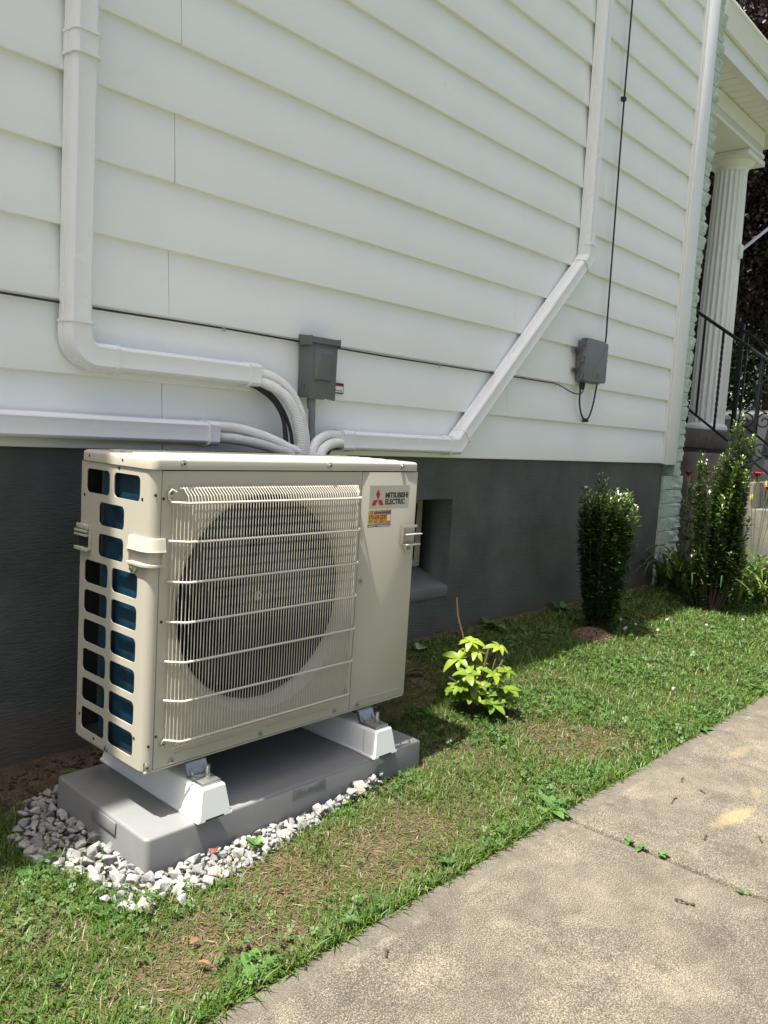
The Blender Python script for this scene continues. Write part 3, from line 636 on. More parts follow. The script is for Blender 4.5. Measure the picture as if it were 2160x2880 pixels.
for k in range(NW):
    s = cum[-1]*(.012+.976*k/(NW-1)); i_ = max(q_ for q_ in range(len(cum)-1) if cum[q_] <= s); t = (s-cum[i_])/(cum[i_+1]-cum[i_]); p = gp[i_].lerp(gp[i_+1], t)
    dep = (YF-p.y)/.036
    top_z = .690 if .075 < p.x < .672 else .652
    pts = []
    if top_z > .66: pts += [(p.x, YF-.0045, .6895), (p.x, YF-.012, .682), (p.x, YF-.012-.018*dep, .668), (p.x, p.y, .652)]
    else: pts += [(p.x, p.y, .652)]
    pts += [(p.x, p.y, .0735)]
    if top_z > .66: pts += [(p.x, YF-.010, .055), (p.x, YF-.004, .045)]
    MB().tube(pts, .0012, 6).obj('guard_wire', MT['wire'], guard)
for (x, z) in ((.050, .672), (.678, .672), (.050, .063), (.678, .066)): screw(guard, (x, YF-.001, z), (0, -1, 0), .0066)
MB().tube([(.058, YF-.012, .676), (.048, YF-.010, .682), (.041, YF-.006, .674), (.043, YF-.005, .660), (.05, YF-.010, .652), (.08, GYf-.0045, .652)], .003, 8).obj('guard_hook', MT['wire'], guard)
for (x, z) in ((.012, .668), (.031, .660), (.032, .085), (.014, .064), (.036, .366), (.684, .655), (.688, .63), (.680, .115)): hole(fp_ if x > .025 else side, (x, YF-.0002 if x > .025 else YF+.0045*max(0, (.025-x)/.025), z), (0, -1, 0), .0038)
for (x, z) in ((.077, .013), (.355, .014), (.634, .015)): screw(fp_, (x, YF, z), (0, -1, 0))
for (x, z) in ((.731, .015), (.714, .398)): screw(svc, (x, YF, z), (0, -1, 0))
screw(side, (.012, YF+.0028, .013), (-.3, -1, 0))
# lifting handles
def handle(parent, fn, w0, w1, z0, z1, tipu, scr_n):
    """fn(u, v, d): u along the face, v height, d outward"""
    h = MB().prism([(w0, z0), (w1, z0), (w1, z0+.052), (w0, z0+.052)], lambda a, b: fn(a, b, .0006), lambda a, b: fn(a, b, .0022)).obj('handle', MT['unit'], parent)
    rim = rrect(min(w0, w1), max(w0, w1), z0-.002, z1, .01, 4)
    inner = rrect(min(w0, w1)+.006, max(w0, w1)-.006, z0+.004, z0+.034, .006, 4)
    me = plate('handle_rim', rim, [inner], lambda a, b, t: fn(a, b, t), .0022, .012); O('handle_rim', me, MT['unit'], h)
    MB().prism([(z0+.034, .012), (z0+.038, .012), (z0+.035, .028), (z0+.032, .026)], lambda a, b: fn(min(w0, w1)+.004, a, b), lambda a, b: fn(max(w0, w1)-.004, a, b)).obj('handle_lip', MT['unit'], h, bevel=.0015)
    MB().prism([(z0-.001, .004), (z0+.005, .004), (z0+.003, .026), (z0-.001, .024)], lambda a, b: fn(min(w0, w1)+.002, a, b), lambda a, b: fn(max(w0, w1)-.002, a, b)).obj('handle_lip', MT['unit'], h, bevel=.0015)
    MB().prism([(tipu-.019, z0-.001), (tipu+.019, z0-.001), (tipu+.005, z0-.022), (tipu-.005, z0-.022)], lambda a, b: fn(a, b, .0005), lambda a, b: fn(a, b, .004)).obj('handle_tab', MT['unit'], h, bevel=.001)
    screw(h, fn(tipu, z0-.011, .004), scr_n, .0058)
def fside(u, v, d):       # wraps round the front-left corner: u measured along side towards the front
    R = .025; flat = (YF+R)  # side ends here
    if u >= flat: return (-d, u, v)
    a = (flat-u)/R
    if a <= PI/2: return (R-(R+d)*math.cos(a), flat-(R+d)*math.sin(a), v)
    return (R+(a-PI/2)*R, YF-d, v)
def dense_handle():
    h = None; z0, z1 = .501, .567; ua, ub = -.6225, -.512
    us = np.linspace(ua, ub, 23)
    def strip(name, prof, u0, u1, parent, m=24):
        mb = MB(); uu = np.linspace(u0, u1, m); n_ = len(prof); vs = [fside(u, v, d) for u in uu for (v, d) in prof]
        fs = [(i_*n_+k, i_*n_+(k+1) % n_, (i_+1)*n_+(k+1) % n_, (i_+1)*n_+k) for i_ in range(m-1) for k in range(n_)]+[tuple(range(n_)), tuple((m-1)*n_+k for k in range(n_-1, -1, -1))]
        return mb.add(vs, fs).obj(name, MT['unit'], parent)
    h = strip('handle', [(z0, .0006), (z1, .0006), (z1, .0016), (z0, .0016)], ua, ub, side)
    strip('handle_rim', [(z0+.034, .0016), (z1, .0016), (z1, .005), (z1-.004, .007), (z0+.040, .009), (z0+.034, .012)], ua, ub, h)
    strip('handle_lip', [(z0-.003, .0016), (z0+.006, .0016), (z0+.003, .011), (z0-.002, .011)], ua, ub, h)
    strip('handle_rim', [(z0+.002, .0016), (z0+.04, .0016), (z0+.04, .009), (z0+.002, .009)], ua, ua+.008, h, 4)
    strip('handle_rim', [(z0+.002, .0016), (z0+.04, .0016), (z0+.04, .009), (z0+.002, .009)], ub-.006, ub, h, 4)
    MB().prism([(-.556, z0-.002), (-.512, z0-.002), (-.526, z0-.024), (-.536, z0-.024)], lambda a, b: (-.0005, a, b), lambda a, b: (-.007, a, b)).obj('handle_tab', MT['unit'], h, bevel=.001)
    screw(h, (-.007, -.531, z0-.012), (-1, 0, 0), .006)
dense_handle()
bh = MB().box(-.004, 0, -.325, YB+.001, .500, .566).obj('handle', MT['unit'], side, bevel=.002)
MB().box(-.011, -.0041, -.322, YB+.004, .553, .566).obj('handle_rim', MT['unit'], bh, bevel=.002)
for z in (.535, .545): MB().box(-.014, -.0041, -.318, YB+.010, z, z+.006).obj('handle_lip', MT['unit'], bh, bevel=.0015)
MB().box(-.006, -.0041, -.315, YB-.004, .508, .533).obj('recess_shade', MT['darkin'], bh)  # dark plate painted in for the shadow inside the beige handle
MB().box(-.014, -.0041, -.322, YB+.010, .497, .506).obj('handle_lip', MT['unit'], bh, bevel=.002)
rh = MB().box(.884, .9495, YF-.003, YF, .497, .558).obj('handle', MT['unit'], svc, bevel=.001)
MB().box(.880, .8865, YF-.012, YF-.003, .496, .5585).obj('handle_rim', MT['wire'], rh, bevel=.002)
MB().box(.8868, .952, YF-.012, YF-.003, .5505, .5585).obj('handle_rim', MT['wire'], rh, bevel=.002)
MB().box(.8868, .962, YF-.026, YF-.003, .529, .5325).obj('handle_lip', MT['wire'], rh, bevel=.001)
MB().box(.8868, .955, YF-.026, YF-.003, .496, .5005).obj('handle_lip', MT['wire'], rh, bevel=.001)
MB().prism([(.892, .4955), (.944, .4955), (.926, .472), (.912, .472)], lambda a, b: (a, YF-.001, b), lambda a, b: (a, YF-.006, b)).obj('handle_tab', MT['wire'], rh, bevel=.001)
screw(rh, (.919, YF-.006, .484), (0, -1, 0), .006)
# printed badge and installer's sticker
F = lambda x0, z0, d: (lambda a, b, t: (x0+a, YF-d-t, z0+b))
bd = MB().prism(rrect(.733, .915, .613, .684, .002, 2), lambda a, b: (a, YF, b), lambda a, b: (a, YF-.0004, b)).obj('badge', MT['badge'], unit, smooth=False)
def flat(name, poly, m, parent, d=.0004): return MB().prism(poly, lambda a, b: (a, YF-d, b), lambda a, b: (a, YF-d-.0004, b)).obj(name, m, parent, smooth=False)
ax, az, s = .7695, .6405, .0165   # three-diamond emblem
flat('emblem', [(ax, az), (ax-s*.56, az+s), (ax, az+2*s), (ax+s*.56, az+s)], MT['red'], bd)
for sg in (-1, 1):
    flat('emblem', [(ax+sg*.0002, az), (ax+sg*s*1.06, az), (ax+sg*s*1.62, az-s), (ax+sg*s*.56, az-s)], MT['red'], bd)
O('lettering', text_mesh('lettering', 'MITSUBISHI', .0225, F(.8025, .6465, .0004), .0009, width=.1055), MT['ink'], bd)
O('lettering', text_mesh('lettering', 'ELECTRIC', .0225, F(.8025, .6265, .0004), .0009, width=.091), MT['ink'], bd)
sk = flat('sticker', rrect(.731, .8335, .5655, .610, .0015, 2), MT['sticker'], unit, 0)
flat('sticker_band', rrect(.731, .8335, .5585, .566, .0008, 2), MT['navy'], sk, .0001)
O('lettering', text_mesh('lettering', 'all', .0135, F(.7555, .5985, .0004), .0005, width=.0125), MT['red'], sk)
O('lettering', text_mesh('lettering', 'mechanical', .0135, F(.7688, .5985, .0004), .0005, width=.061), MT['navy'], sk)
O('lettering', text_mesh('lettering', '570.696.2222', .0155, F(.7345, .5835, .0004), .0005, width=.078), MT['red'], sk)
for k in range(3):
    for c in range(3):
        flat('small_print', [(.735+c*.024, .5795-k*.004), (.735+c*.024+.018-.003*((k+c) % 3), .5795-k*.004), (.735+c*.024+.018-.003*((k+c) % 3), .5808-k*.004), (.735+c*.024, .5808-k*.004)], MT['ink'], sk)
for a, b in ((.735, .765), (.772, .83)): flat('small_print', [(a, .5612), (b, .5612), (b, .5632), (a, .5632)], MT['whiteink'], sk, .0006)
for k in range(6):
    a = k*PI/3; flat('swirl', [(.745+.003*math.cos(a), .6015+.003*math.sin(a)), (.745+.0065*math.cos(a+.1), .6015+.0065*math.sin(a+.1)), (.745+.007*math.cos(a+.8), .6015+.007*math.sin(a+.8)), (.745+.004*math.cos(a+.7), .6015+.004*math.sin(a+.7))], MT['navy'] if k < 3 else MT['red'], sk)
flat('panel_box', [(.8165, .576), (.831, .576), (.831, .5935), (.8165, .5935)], MT['whiteink'], sk)

# ------------------------------------------------------------------ line covers on the wall
SEC = [(-.0385, .0), (-.0385, .024), (-.0368, .0245), (-.0362, .043), (-.0335, .051), (-.029, .0565), (-.024, .0588), (-.0225, .0582), (0, .0595)]
SEC = SEC+[(-u, d) for u, d in reversed(SEC[:-1])]
def wall_sweep(path, sc=1.0, dd=0., y0=-.001):
    n = len(path); P = [Vector((p[0], 0, p[1])) for p in path]; vs = []; m_ = len(SEC)
    for i_ in range(n):
        d0 = (P[i_]-P[i_-1]).normalized() if i_ else (P[1]-P[0]).normalized(); d1 = (P[i_+1]-P[i_]).normalized() if i_ < n-1 else d0
        t = (d0+d1).normalized(); nn = Vector((-t.z, 0, t.x)); k = 1/max(.3, t.dot(d0))
        for u, d in SEC:
            q_ = P[i_]+nn*u*sc*k; vs.append((q_.x, y0-d*(1+(sc-1)*.8)-(dd if d > .001 else 0), q_.z))
    fs = [(i_*m_+k, i_*m_+(k+1) % m_, (i_+1)*m_+(k+1) % m_, (i_+1)*m_+k) for i_ in range(n-1) for k in range(m_)]+[tuple(range(m_)), tuple((n-1)*m_+k for k in range(m_-1, -1, -1))]
    return MB().add(vs, fs)
def dimple(parent, p, nrm, r=.007):
    p = Vector(p); nrm = Vector(nrm).normalized(); s = MB().cyl(p, p+nrm*.0015, r, 14).obj('screw_seat', MT['grey'], parent); MB().cyl(p+nrm*.0015, p+nrm*.003, r*.6, 6).obj('screw', MT['zinc'], s)
def arcp(cx_, cz_, r, a0, a1, n=10): return [(cx_+r*math.cos(t), cz_+r*math.sin(t)) for t in np.radians(np.linspace(a0, a1, n))]
Xv, Zh = .0965, 1.009
d1 = thing('line_cover', 'white line cover running down the wall and elbowing above the condenser', 'line cover', (Xv, 0, Zh))
wall_sweep([(Xv-.002, 4.2), (Xv, 1.83)]).obj('duct', MT['duct'], d1); wall_sweep([(Xv, 1.83), (Xv, 1.095)]).obj('duct', MT['duct'], d1)
cp = wall_sweep([(Xv, 1.868), (Xv, 1.862), (Xv, 1.812), (Xv, 1.806)], 1.07, .0015).obj('coupler', MT['duct'], d1)
for z in (1.866, 1.808): wall_sweep([(Xv, z+.004), (Xv, z-.004)], 1.13, .003).obj('coupler_rim', MT['duct'], cp)
dimple(cp, (Xv-.03, -.052, 1.842), (-.8, -.6, 0))
el = wall_sweep([(Xv, 1.102), (Xv, 1.07)]+arcp(Xv+.058, Zh+.058, .058, 180, 270)+[(Xv+.115, Zh)], 1.07, .0015).obj('elbow', MT['duct'], d1)
wall_sweep([(Xv, 1.104), (Xv, 1.096)], 1.14, .003).obj('elbow_rim', MT['duct'], el); wall_sweep([(Xv+.108, Zh), (Xv+.116, Zh)], 1.10, .002).obj('elbow_rim', MT['duct'], el)
dimple(el, (Xv-.029, -.053, 1.058), (-.8, -.6, 0)); dimple(el, (Xv+.075, -.048, Zh-.033), (0, -.6, -.8))
wall_sweep([(Xv+.1, Zh), (.715, Zh)]).obj('duct', MT['duct'], d1)
ec = wall_sweep([(.690, Zh), (.735, Zh)], 1.07, .0015).obj('end_cap', MT['duct'], d1); wall_sweep([(.688, Zh), (.694, Zh)], 1.12, .003).obj('cap_rim', MT['duct'], ec)
Z2 = .8065
d2 = thing('line_cover', 'white line cover running level along the bottom edge of the siding behind condenser', 'line cover', (.2, 0, Z2))
wall_sweep([(-4, Z2-.002), (.54, Z2)]).obj('duct', MT['duct'], d2)
ec = wall_sweep([(.535, Z2), (.575, Z2)], 1.07, .0015).obj('end_cap', MT['duct'], d2); wall_sweep([(.533, Z2), (.539, Z2)], 1.12, .003).obj('cap_rim', MT['duct'], ec)
Z3 = .802
d3 = thing('line_cover', 'white line cover climbing diagonally then straight up the wall', 'line cover', (1.9, 0, Z3))
A_, B_ = Vector((1.875, Z3)), Vector((2.905, 1.815))
dv = (B_-A_).normalized()
wall_sweep([(1.16, Z3), (1.83, Z3)]).obj('duct', MT['duct'], d3)
wall_sweep([tuple(A_+dv*.05), tuple(B_-dv*.05)]).obj('duct', MT['duct'], d3)
wall_sweep([(2.905, 1.87), (2.872, 4.0)]).obj('duct', MT['duct'], d3)
sc = wall_sweep([(1.145, Z3), (1.20, Z3)], 1.07, .0015).obj('end_cap', MT['duct'], d3); wall_sweep([(1.196, Z3), (1.202, Z3)], 1.12, .003).obj('cap_rim', MT['duct'], sc)
e1 = wall_sweep([(1.815, Z3), (1.85, Z3), tuple(A_), tuple(A_+dv*.03), tuple(A_+dv*.065)], 1.07, .0015).obj('elbow', MT['duct'], d3)
e2 = wall_sweep([tuple(B_-dv*.065), tuple(B_-dv*.03), tuple(B_), (2.905, 1.84), (2.904, 1.885)], 1.07, .0015).obj('elbow', MT['duct'], d3)
for par, a, b in ((e1, (1.812, Z3), (1.819, Z3)), (e1, tuple(A_+dv*.060), tuple(A_+dv*.067)), (e2, tuple(B_-dv*.067), tuple(B_-dv*.06)), (e2, (2.904, 1.880), (2.904, 1.888))): wall_sweep([a, b], 1.12, .003).obj('elbow_rim', MT['duct'], par)
dimple(e1, (1.88, -.056, Z3+.020), (0, -.7, .7)); dimple(e2, (2.885, -.056, 1.83), (-.5, -.8, 0))

# ------------------------------------------------------------------ pipes, cables, electrical boxes
def pipe(pts, r, label, m, amp=.0012, step=.0055, cat='pipe', name='insulated_pipe', group=None):
    P = catmull(pts, 40); L_ = [0]
    for a, b in zip(P[:-1], P[1:]): L_.append(L_[-1]+(b-a).length)
    nst = int(L_[-1]/step*4) if amp else int(L_[-1]/.008)+2; Q = []; j_ = 0
    for k in range(nst+1):
        s_ = L_[-1]*k/nst
        while j_ < len(L_)-2 and L_[j_+1] < s_: j_ += 1
        Q.append(P[j_].lerp(P[j_+1], (s_-L_[j_])/max(1e-9, L_[j_+1]-L_[j_])))
    ph = random.random()*9
    return MB().tube(Q, (lambda i_: r+amp*math.sin(i_*PI/2+.3*math.sin(i_*.07+ph))+amp*.5*math.sin(i_*.11+ph)) if amp else r, 14).obj(name, m, None, label=label, cat=cat, group=group, ang=1.5)
pipe([(.70, -.03, 1.020), (.735, -.032, 1.019), (.80, -.045, 1.006), (.862, -.06, .966), (.900, -.075, .905), (.916, -.085, .84), (.922, -.10, .75), (.915, -.13, .62), (.9, -.2, .5), (.9, -.26, .45)], .0178, 'white ribbed insulated pipe arching highest from the elbowed line cover', MT['wrap'])
pipe([(.70, -.042, .992), (.735, -.046, .990), (.785, -.07, .972), (.828, -.09, .940), (.860, -.10, .888), (.876, -.11, .835), (.885, -.125, .75), (.88, -.15, .62), (.87, -.2, .5), (.87, -.26, .45)], .0175, 'white ribbed insulated pipe bending just inside the highest arching pipe', MT['wrap'], .0016, .006)
pipe([(.70, -.03, .980), (.73, -.035, .972), (.775, -.045, .950), (.812, -.06, .913), (.834, -.07, .868), (.843, -.08, .79), (.85, -.1, .65), (.85, -.255, .5)], .0085, 'black corrugated cable conduit hanging below the arched white pipes', MT['blackp'], .0009, .006, 'conduit', 'cable_conduit')
pipe([(.705, -.04, .985), (.745, -.045, .972), (.793, -.055, .945), (.824, -.07, .906), (.850, -.08, .853), (.862, -.09, .788), (.865, -.1, .65), (.86, -.255, .52)], .0062, 'smooth black cable tucked between conduit and arched white pipe', MT['cable'], 0, 1, 'cable', 'cable')
pipe([(.53, -.030, .828), (.58, -.032, .829), (.66, -.045, .826), (.755, -.075, .803), (.83, -.10, .772), (.89, -.13, .735), (.90, -.18, .6), (.89, -.26, .4)], .0168, 'upper white wrapped pipe leaving the level line cover', MT['wrap'], .0006, .005)
pipe([(.53, -.040, .793), (.58, -.045, .793), (.645, -.065, .789), (.71, -.09, .779), (.77, -.115, .762), (.83, -.14, .73), (.87, -.2, .55), (.87, -.26, .4)], .0172, 'lower grey mesh wrapped pipe leaving the level line cover', MT['wrap2'], .0008, .005)
pipe([(1.175, -.03, .820), (1.13, -.035, .821), (1.07, -.05, .820), (1.01, -.075, .806), (.965, -.095, .782), (.935, -.12, .73), (.93, -.2, .55), (.93, -.255, .4)], .0168, 'upper white wrapped pipe entering the diagonal line cover', MT['wrap'], .0006, .005)
pipe([(1.175, -.045, .790), (1.13, -.05, .792), (1.075, -.075, .790), (1.01, -.105, .776), (.97, -.125, .75), (.945, -.15, .70), (.94, -.2, .55), (.935, -.255, .35)], .0172, 'lower white wrapped pipe entering the diagonal line cover', MT['wrap'], .0010, .006)
pipe([(1.16, -.03, .775), (1.12, -.045, .772), (1.06, -.08, .765), (1.02, -.11, .74), (1.0, -.16, .65), (.96, -.255, .45)], .006, 'black cable below the pipes at the diagonal line cover', MT['cable'], 0, 1, 'cable', 'cable')
pipe([(.984, -.045, .955), (.984, -.05, .915), (.983, -.055, .85), (.978, -.07, .76), (.965, -.1, .62), (.945, -.16, .5), (.93, -.262, .42)], .0125, 'grey ribbed conduit dropping from disconnect box to condenser', MT['conduit'], .0007, .0055, 'conduit', 'electrical_conduit')
db = thing('disconnect_box', 'grey metal electrical disconnect box with raised door on the siding', 'electrical box', (1.015, 0, .95))
bx0, bx1, bz0, bz1, bd_ = .954, 1.083, .951, 1.150, .062
MB().box(bx0, bx1, -bd_+.004, -.001, bz0, bz1).obj('box_body', MT['grey'], db, bevel=.0015)
dr = MB().box(bx0-.001, bx1+.001, -bd_-.003, -bd_+.0035, bz0-.004, bz1+.002).obj('door', MT['grey'], db, bevel=.0015)
dz = -bd_-.0032
MB().add([(bx0+.016, dz, 1.014), (bx1-.028, dz, 1.014), (bx1-.028, dz, 1.138), (bx0+.016, dz, 1.138), (bx0+.020, dz-.012, 1.018), (bx1-.032, dz-.012, 1.018), (bx1-.034, dz-.012, 1.112), (bx0+.038, dz-.012, 1.112)], [(0,1,5,4),(1,2,6,5),(2,3,7,6),(3,0,4,7),(4,5,6,7)]).obj('raised_panel', MT['grey'], dr, bevel=.0012)
hd = MB().prism([(-.001, 1.152), (-.001, 1.176), (-.068, 1.168), (-.074, 1.166), (-.074, 1.146), (-.0665, 1.146), (-.0665, 1.152)], lambda a, b: (bx0-.006, a, b), lambda a, b: (bx1+.007, a, b)).obj('rain_hood', MT['grey'], db)
for x in (bx0-.0072, bx1+.0052): MB().box(x, x+.002, -.073, -.001, 1.137, 1.170).obj('hood_cheek', MT['grey'], hd)
mb = MB(); mb.lathe([(.0095, 0), (.0095, .0012), (.0115, .0012), (.0115, 0)], lambda a, b, h: (bx0-h, -.03+a, .992+b), 24); mb.obj('knockout', MT['grey'], db)
MB().lathe([(.0062, 0), (.0062, .0010), (.0075, .001), (.0075, 0)], lambda a, b, h: (bx0-h, -.03+a, .992+b), 20).obj('knockout', MT['grey'], db)
MB().cyl((.984, -.044, .9505), (.984, -.044, .928), .0165, 8).cyl((.984, -.045, .928), (.984, -.046, .912), .0150, 16).obj('conduit_nut', MT['conduit'], db, bevel=.001)
MB().tube([(1.03, -.064, .950), (1.04, -.068, .947), (1.05, -.066, .945), (1.055, -.064, .949)], .002, 6).obj('latch_seal', MT['wrap'], db)
tg = MB().box(1.128, 1.182, -.008, -.001, .978, 1.018).obj('warning_tag', MT['blackp'], None, bevel=.002, label='small black framed tag on the siding beside disconnect box', cat='tag')
MB().box(1.131, 1.177, -.0088, -.0081, .983, 1.011).obj('tag_print', MT['whiteink'], tg, smooth=False)
MB().box(1.131, 1.177, -.0094, -.0089, 1.006, 1.011).obj('tag_stripe', MT['red'], tg, smooth=False)
for k in range(5): MB().box(1.135+.008*k, 1.140+.008*k, -.0094, -.0089, .987, .992).obj('tag_mark', MT['navy'], tg, smooth=False)
# telecom box
ub = thing('telecom_box', 'grey plastic telecom junction box with hinged cover and cable loop', 'junction box', (3.05, 0, 1.18))
MB().prism(rrect(2.945, 3.165, 1.178, 1.402, .012, 4), lambda a, b: (a, -.001, b), lambda a, b: (a, -.036, b)).obj('box_base', MT['grey2'], ub)
cv = MB().prism(rrect(2.93, 3.182, 1.184, 1.404, .014, 5), lambda a, b: (a, -.0365, b), lambda a, b: (a, -.060, b)).obj('cover', MT['grey2'], ub, bevel=.004)
MB().prism(rrect(2.95, 3.165, 1.403, 1.411, .003, 2), lambda a, b: (a, -.020, b), lambda a, b: (a, -.05, b)).obj('top_flange', MT['grey2'], ub)
for z in (1.385, 1.295, 1.205):
    for dz_ in (.014, -.014): MB().box(2.915, 2.946, -.062, -.034, z+dz_-.002, z+dz_+.002).obj('hinge', MT['grey2'], cv, bevel=.0008)
    MB().cyl((2.921, -.05, z-.014), (2.921, -.05, z+.014), .005, 10).obj('hinge_pin', MT['grey2'], cv)
for z in (1.340, 1.235):
    MB().box(2.897, 2.944, -.012, -.002, z-.012, z+.012).obj('mounting_ear', MT['grey2'], ub, bevel=.002); MB().box(2.902, 2.914, -.0135, -.0122, z-.007, z+.007).obj('ear_slot', MT['darkin'], ub)
for sgn in (0, 1):
    MB().tube(catmull([(3.01+.012*sgn, -.0605, 1.20), (3.035+.005*sgn, -.0605, 1.25), (3.08, -.0605, 1.29+.004*sgn), (3.125-.01*sgn, -.0605, 1.335), (3.155-.02*sgn, -.0605, 1.40-.025*sgn)], 8), .0014, 6).obj('swoosh', MT['conduit'], cv)
MB().box(3.065, 3.105, -.0612, -.0605, 1.20, 1.228).obj('logo_patch', MT['grey'], cv)
MB().cyl((3.183, -.045, 1.31), (3.192, -.045, 1.31), .010, 12).obj('lock', MT['blackp'], cv)
for x in (2.975, 3.003): MB().cyl((x, -.022, 1.178), (x, -.022, 1.150), .010, 8).cyl((x, -.022, 1.150), (x, -.022, 1.138), .0075, 10).obj('cable_gland', MT['blackp'], ub)
pipe([(3.175, -.022, 4.0), (3.180, -.022, 3.2), (3.184, -.022, 2.7), (3.195, -.022, 2.2), (3.205, -.024, 1.6), (3.205, -.026, 1.43), (3.200, -.016, 1.34), (3.18, -.014, 1.25), (3.16, -.018, 1.17), (3.135, -.02, 1.07), (3.10, -.022, 1.0), (3.064, -.022, .977), (3.015, -.022, .995), (2.978, -.022, 1.06), (2.973, -.022, 1.14)], .0047, 'black cable coming straight down the wall and looping under telecom box', MT['cable'], 0, 1, 'cable', 'cable')
pipe([(-4, -.004, 1.149), (-.1, -.004, 1.149), (.15, -.003, 1.148), (.609, -.006, 1.151), (.95, -.004, 1.149), (1.4, -.004, 1.146), (1.75, -.006, 1.147), (2.15, -.004, 1.149), (2.6, -.004, 1.148), (2.735, -.006, 1.148), (2.80, -.012, 1.136), (2.88, -.014, 1.118), (2.955, -.016, 1.110), (3.0, -.02, 1.122), (3.003, -.022, 1.143)], .0032, 'thin black cable stapled along the clapboard edge to telecom box', MT['cable'], 0, 1, 'cable', 'cable')
for x, z, lb in ((.612, 1.151, 'metal cable clip on clapboard edge between elbowed line cover and disconnect box'), (1.755, 1.147, 'metal cable clip on clapboard edge between disconnect box and diagonal line cover'), (2.735, 1.147, 'metal cable clip on clapboard edge between diagonal line cover and telecom box')):
    MB().tube([(x+.006*math.cos(t), -.009, z-.004+.006*math.sin(t)) for t in np.linspace(0, 2*PI, 13)], .0022, 6).obj('cable_clip', MT['zinc'], None, label=lb, cat='clip', group='clips along the thin cable')
for x, z, lb in ((3.184, 2.72, 'black clip high on the straight black cable'), (3.066, .974, 'black clip at the bottom of the cable loop')):
    MB().box(x-.012, x+.012, -.03, -.006, z-.011, z+.011).cyl((x+.004, -.028, z), (x+.004, -.034, z), .004, 8).obj('cable_clip', MT['blackp'], None, bevel=.002, label=lb, cat='clip')

# ------------------------------------------------------------------ crushed stone bed
def stone_mesh(seed, k=11):
    r = random.Random(seed); bm = bmesh.new()
    for _ in range(k):
        v = Vector((r.gauss(0, 1), r.gauss(0, 1), r.gauss(0, 1))).normalized()*r.uniform(.85, 1.1); bm.verts.new((v.x*.60, v.y*.50, v.z*.44))
    bmesh.ops.convex_hull(bm, input=bm.verts)
    for v in [v for v in bm.verts if not v.link_faces]: bm.verts.remove(v)
    bmesh.ops.bevel(bm, geom=bm.edges[:], offset=.035, segments=1, affect='EDGES')
    me = bpy.data.meshes.new('stone'); bm.to_mesh(me); bm.free(); me.materials.append(MT['stone']); return me
STM = [stone_mesh(s) for s in range(16)]
GPOLY = [(.02, -.150), (-.095, -.185), (-.19, -.33), (-.200, -.45), (-.175, -.53), (-.128, -.60), (-.122, -.66), (-.10, -.725), (-.05, -.775), (.02, -.81), (.09, -.815), (.18, -.80), (.31, -.782), (.455, -.752), (.60, -.728), (.74, -.712), (.76, -.69), (.0, -.66), (-.03, -.4), (-.02, -.2)]
def inpoly(x, y, poly):
    c = False; n = len(poly)
    for i_ in range(n):
        (x1, y1), (x2, y2) = poly[i_], poly[(i_+1) % n]
        if (y1 > y) != (y2 > y) and x < (x2-x1)*(y-y1)/(y2-y1)+x1: c = not c
    return c
bed = thing('gravel_bed', 'bed of crushed pale grey stone spread around the equipment pad', 'gravel', (-.1, -.5, -.2))
def in_pad(x, y, e=0.): return -.042-e < x < .938+e and -.70-e < y < -.225+e
stones = []; tries = 0
while len(stones) < 1100 and tries < 120000:
    tries += 1; x, y = random.uniform(-.21, .77), random.uniform(-.83, -.14)
    if not inpoly(x, y, GPOLY) or in_pad(x, y, -.002): continue
    s = random.choice((.014, .018, .022, .027, .032, .038))*random.uniform(.85, 1.15)
    low = any((x-a)**2+(y-b)**2 < ((s+c)*.36)**2 for a, b, c, _, _ in stones); lvl = 0
    if low:
        nb = [q_ for q_ in stones if (x-q_[0])**2+(y-q_[1])**2 < ((s+q_[2])*.40)**2]
        if len(nb) > 5 or max(q_[4] for q_ in nb) >= 2: continue
        lvl = max(q_[4] for q_ in nb)+1
        if lvl == 2 and random.random() < .6: continue
    near = max(0, 1-min(abs(x+.042), abs(y+.69), .09)/.09) if not in_pad(x, y) else 0
    z = gzf(x, y)-float(gdep(x, y))+.005+lvl*.012+near*.006+s*.12
    stones.append((x, y, s, z, lvl))
order = sorted(range(len(stones)), key=lambda i_: -(stones[i_][2]+.02*stones[i_][4]-.01*(stones[i_][1] > -.3)))
rest = MB()
for rank, i_ in enumerate(order):
    x, y, s, z, lvl = stones[i_]; rot = (random.gauss(0, .35), random.gauss(0, .35), random.random()*6.28); sc = Vector((s, s*random.uniform(.8, 1.1), s*random.uniform(.8, 1.2)))
    me = random.choice(STM)
    if rank < 300:
        o = O('stone', me, None, bed); o.location = (x, y, z); o.rotation_euler = rot; o.scale = sc
    else:
        Mx = Matrix.Translation((x, y, z)) @ Matrix.Rotation(rot[2], 4, 'Z') @ Matrix.Rotation(rot[0], 4, 'X') @ Matrix.Diagonal((*sc, 1))
        rest.add([Mx @ v.co for v in me.vertices], [tuple(p.vertices) for p in me.polygons])
for _ in range(1500):
    x, y = random.uniform(-.21, .77), random.uniform(-.83, -.14)
    if not inpoly(x, y, GPOLY) or in_pad(x, y, -.002): continue
    me = random.choice(STM); s = random.uniform(.011, .02); Mx = Matrix.Translation((x, y, gzf(x, y)-float(gdep(x, y))+.006)) @ Matrix.Rotation(random.random()*6, 4, 'Z') @ Matrix.Scale(s, 4); rest.add([Mx @ v.co for v in me.vertices], [tuple(p.vertices) for p in me.polygons])
rest.obj('loose_gravel', MT['stone'], bed, smooth=False, kind='stuff')
chip = O('red_chip', STM[3].copy(), None, bed); chip.data.materials.clear(); chip.data.materials.append(MT['redstone']); chip.location = (.105, -.742, -.170); chip.scale = (.026, .02, .012)
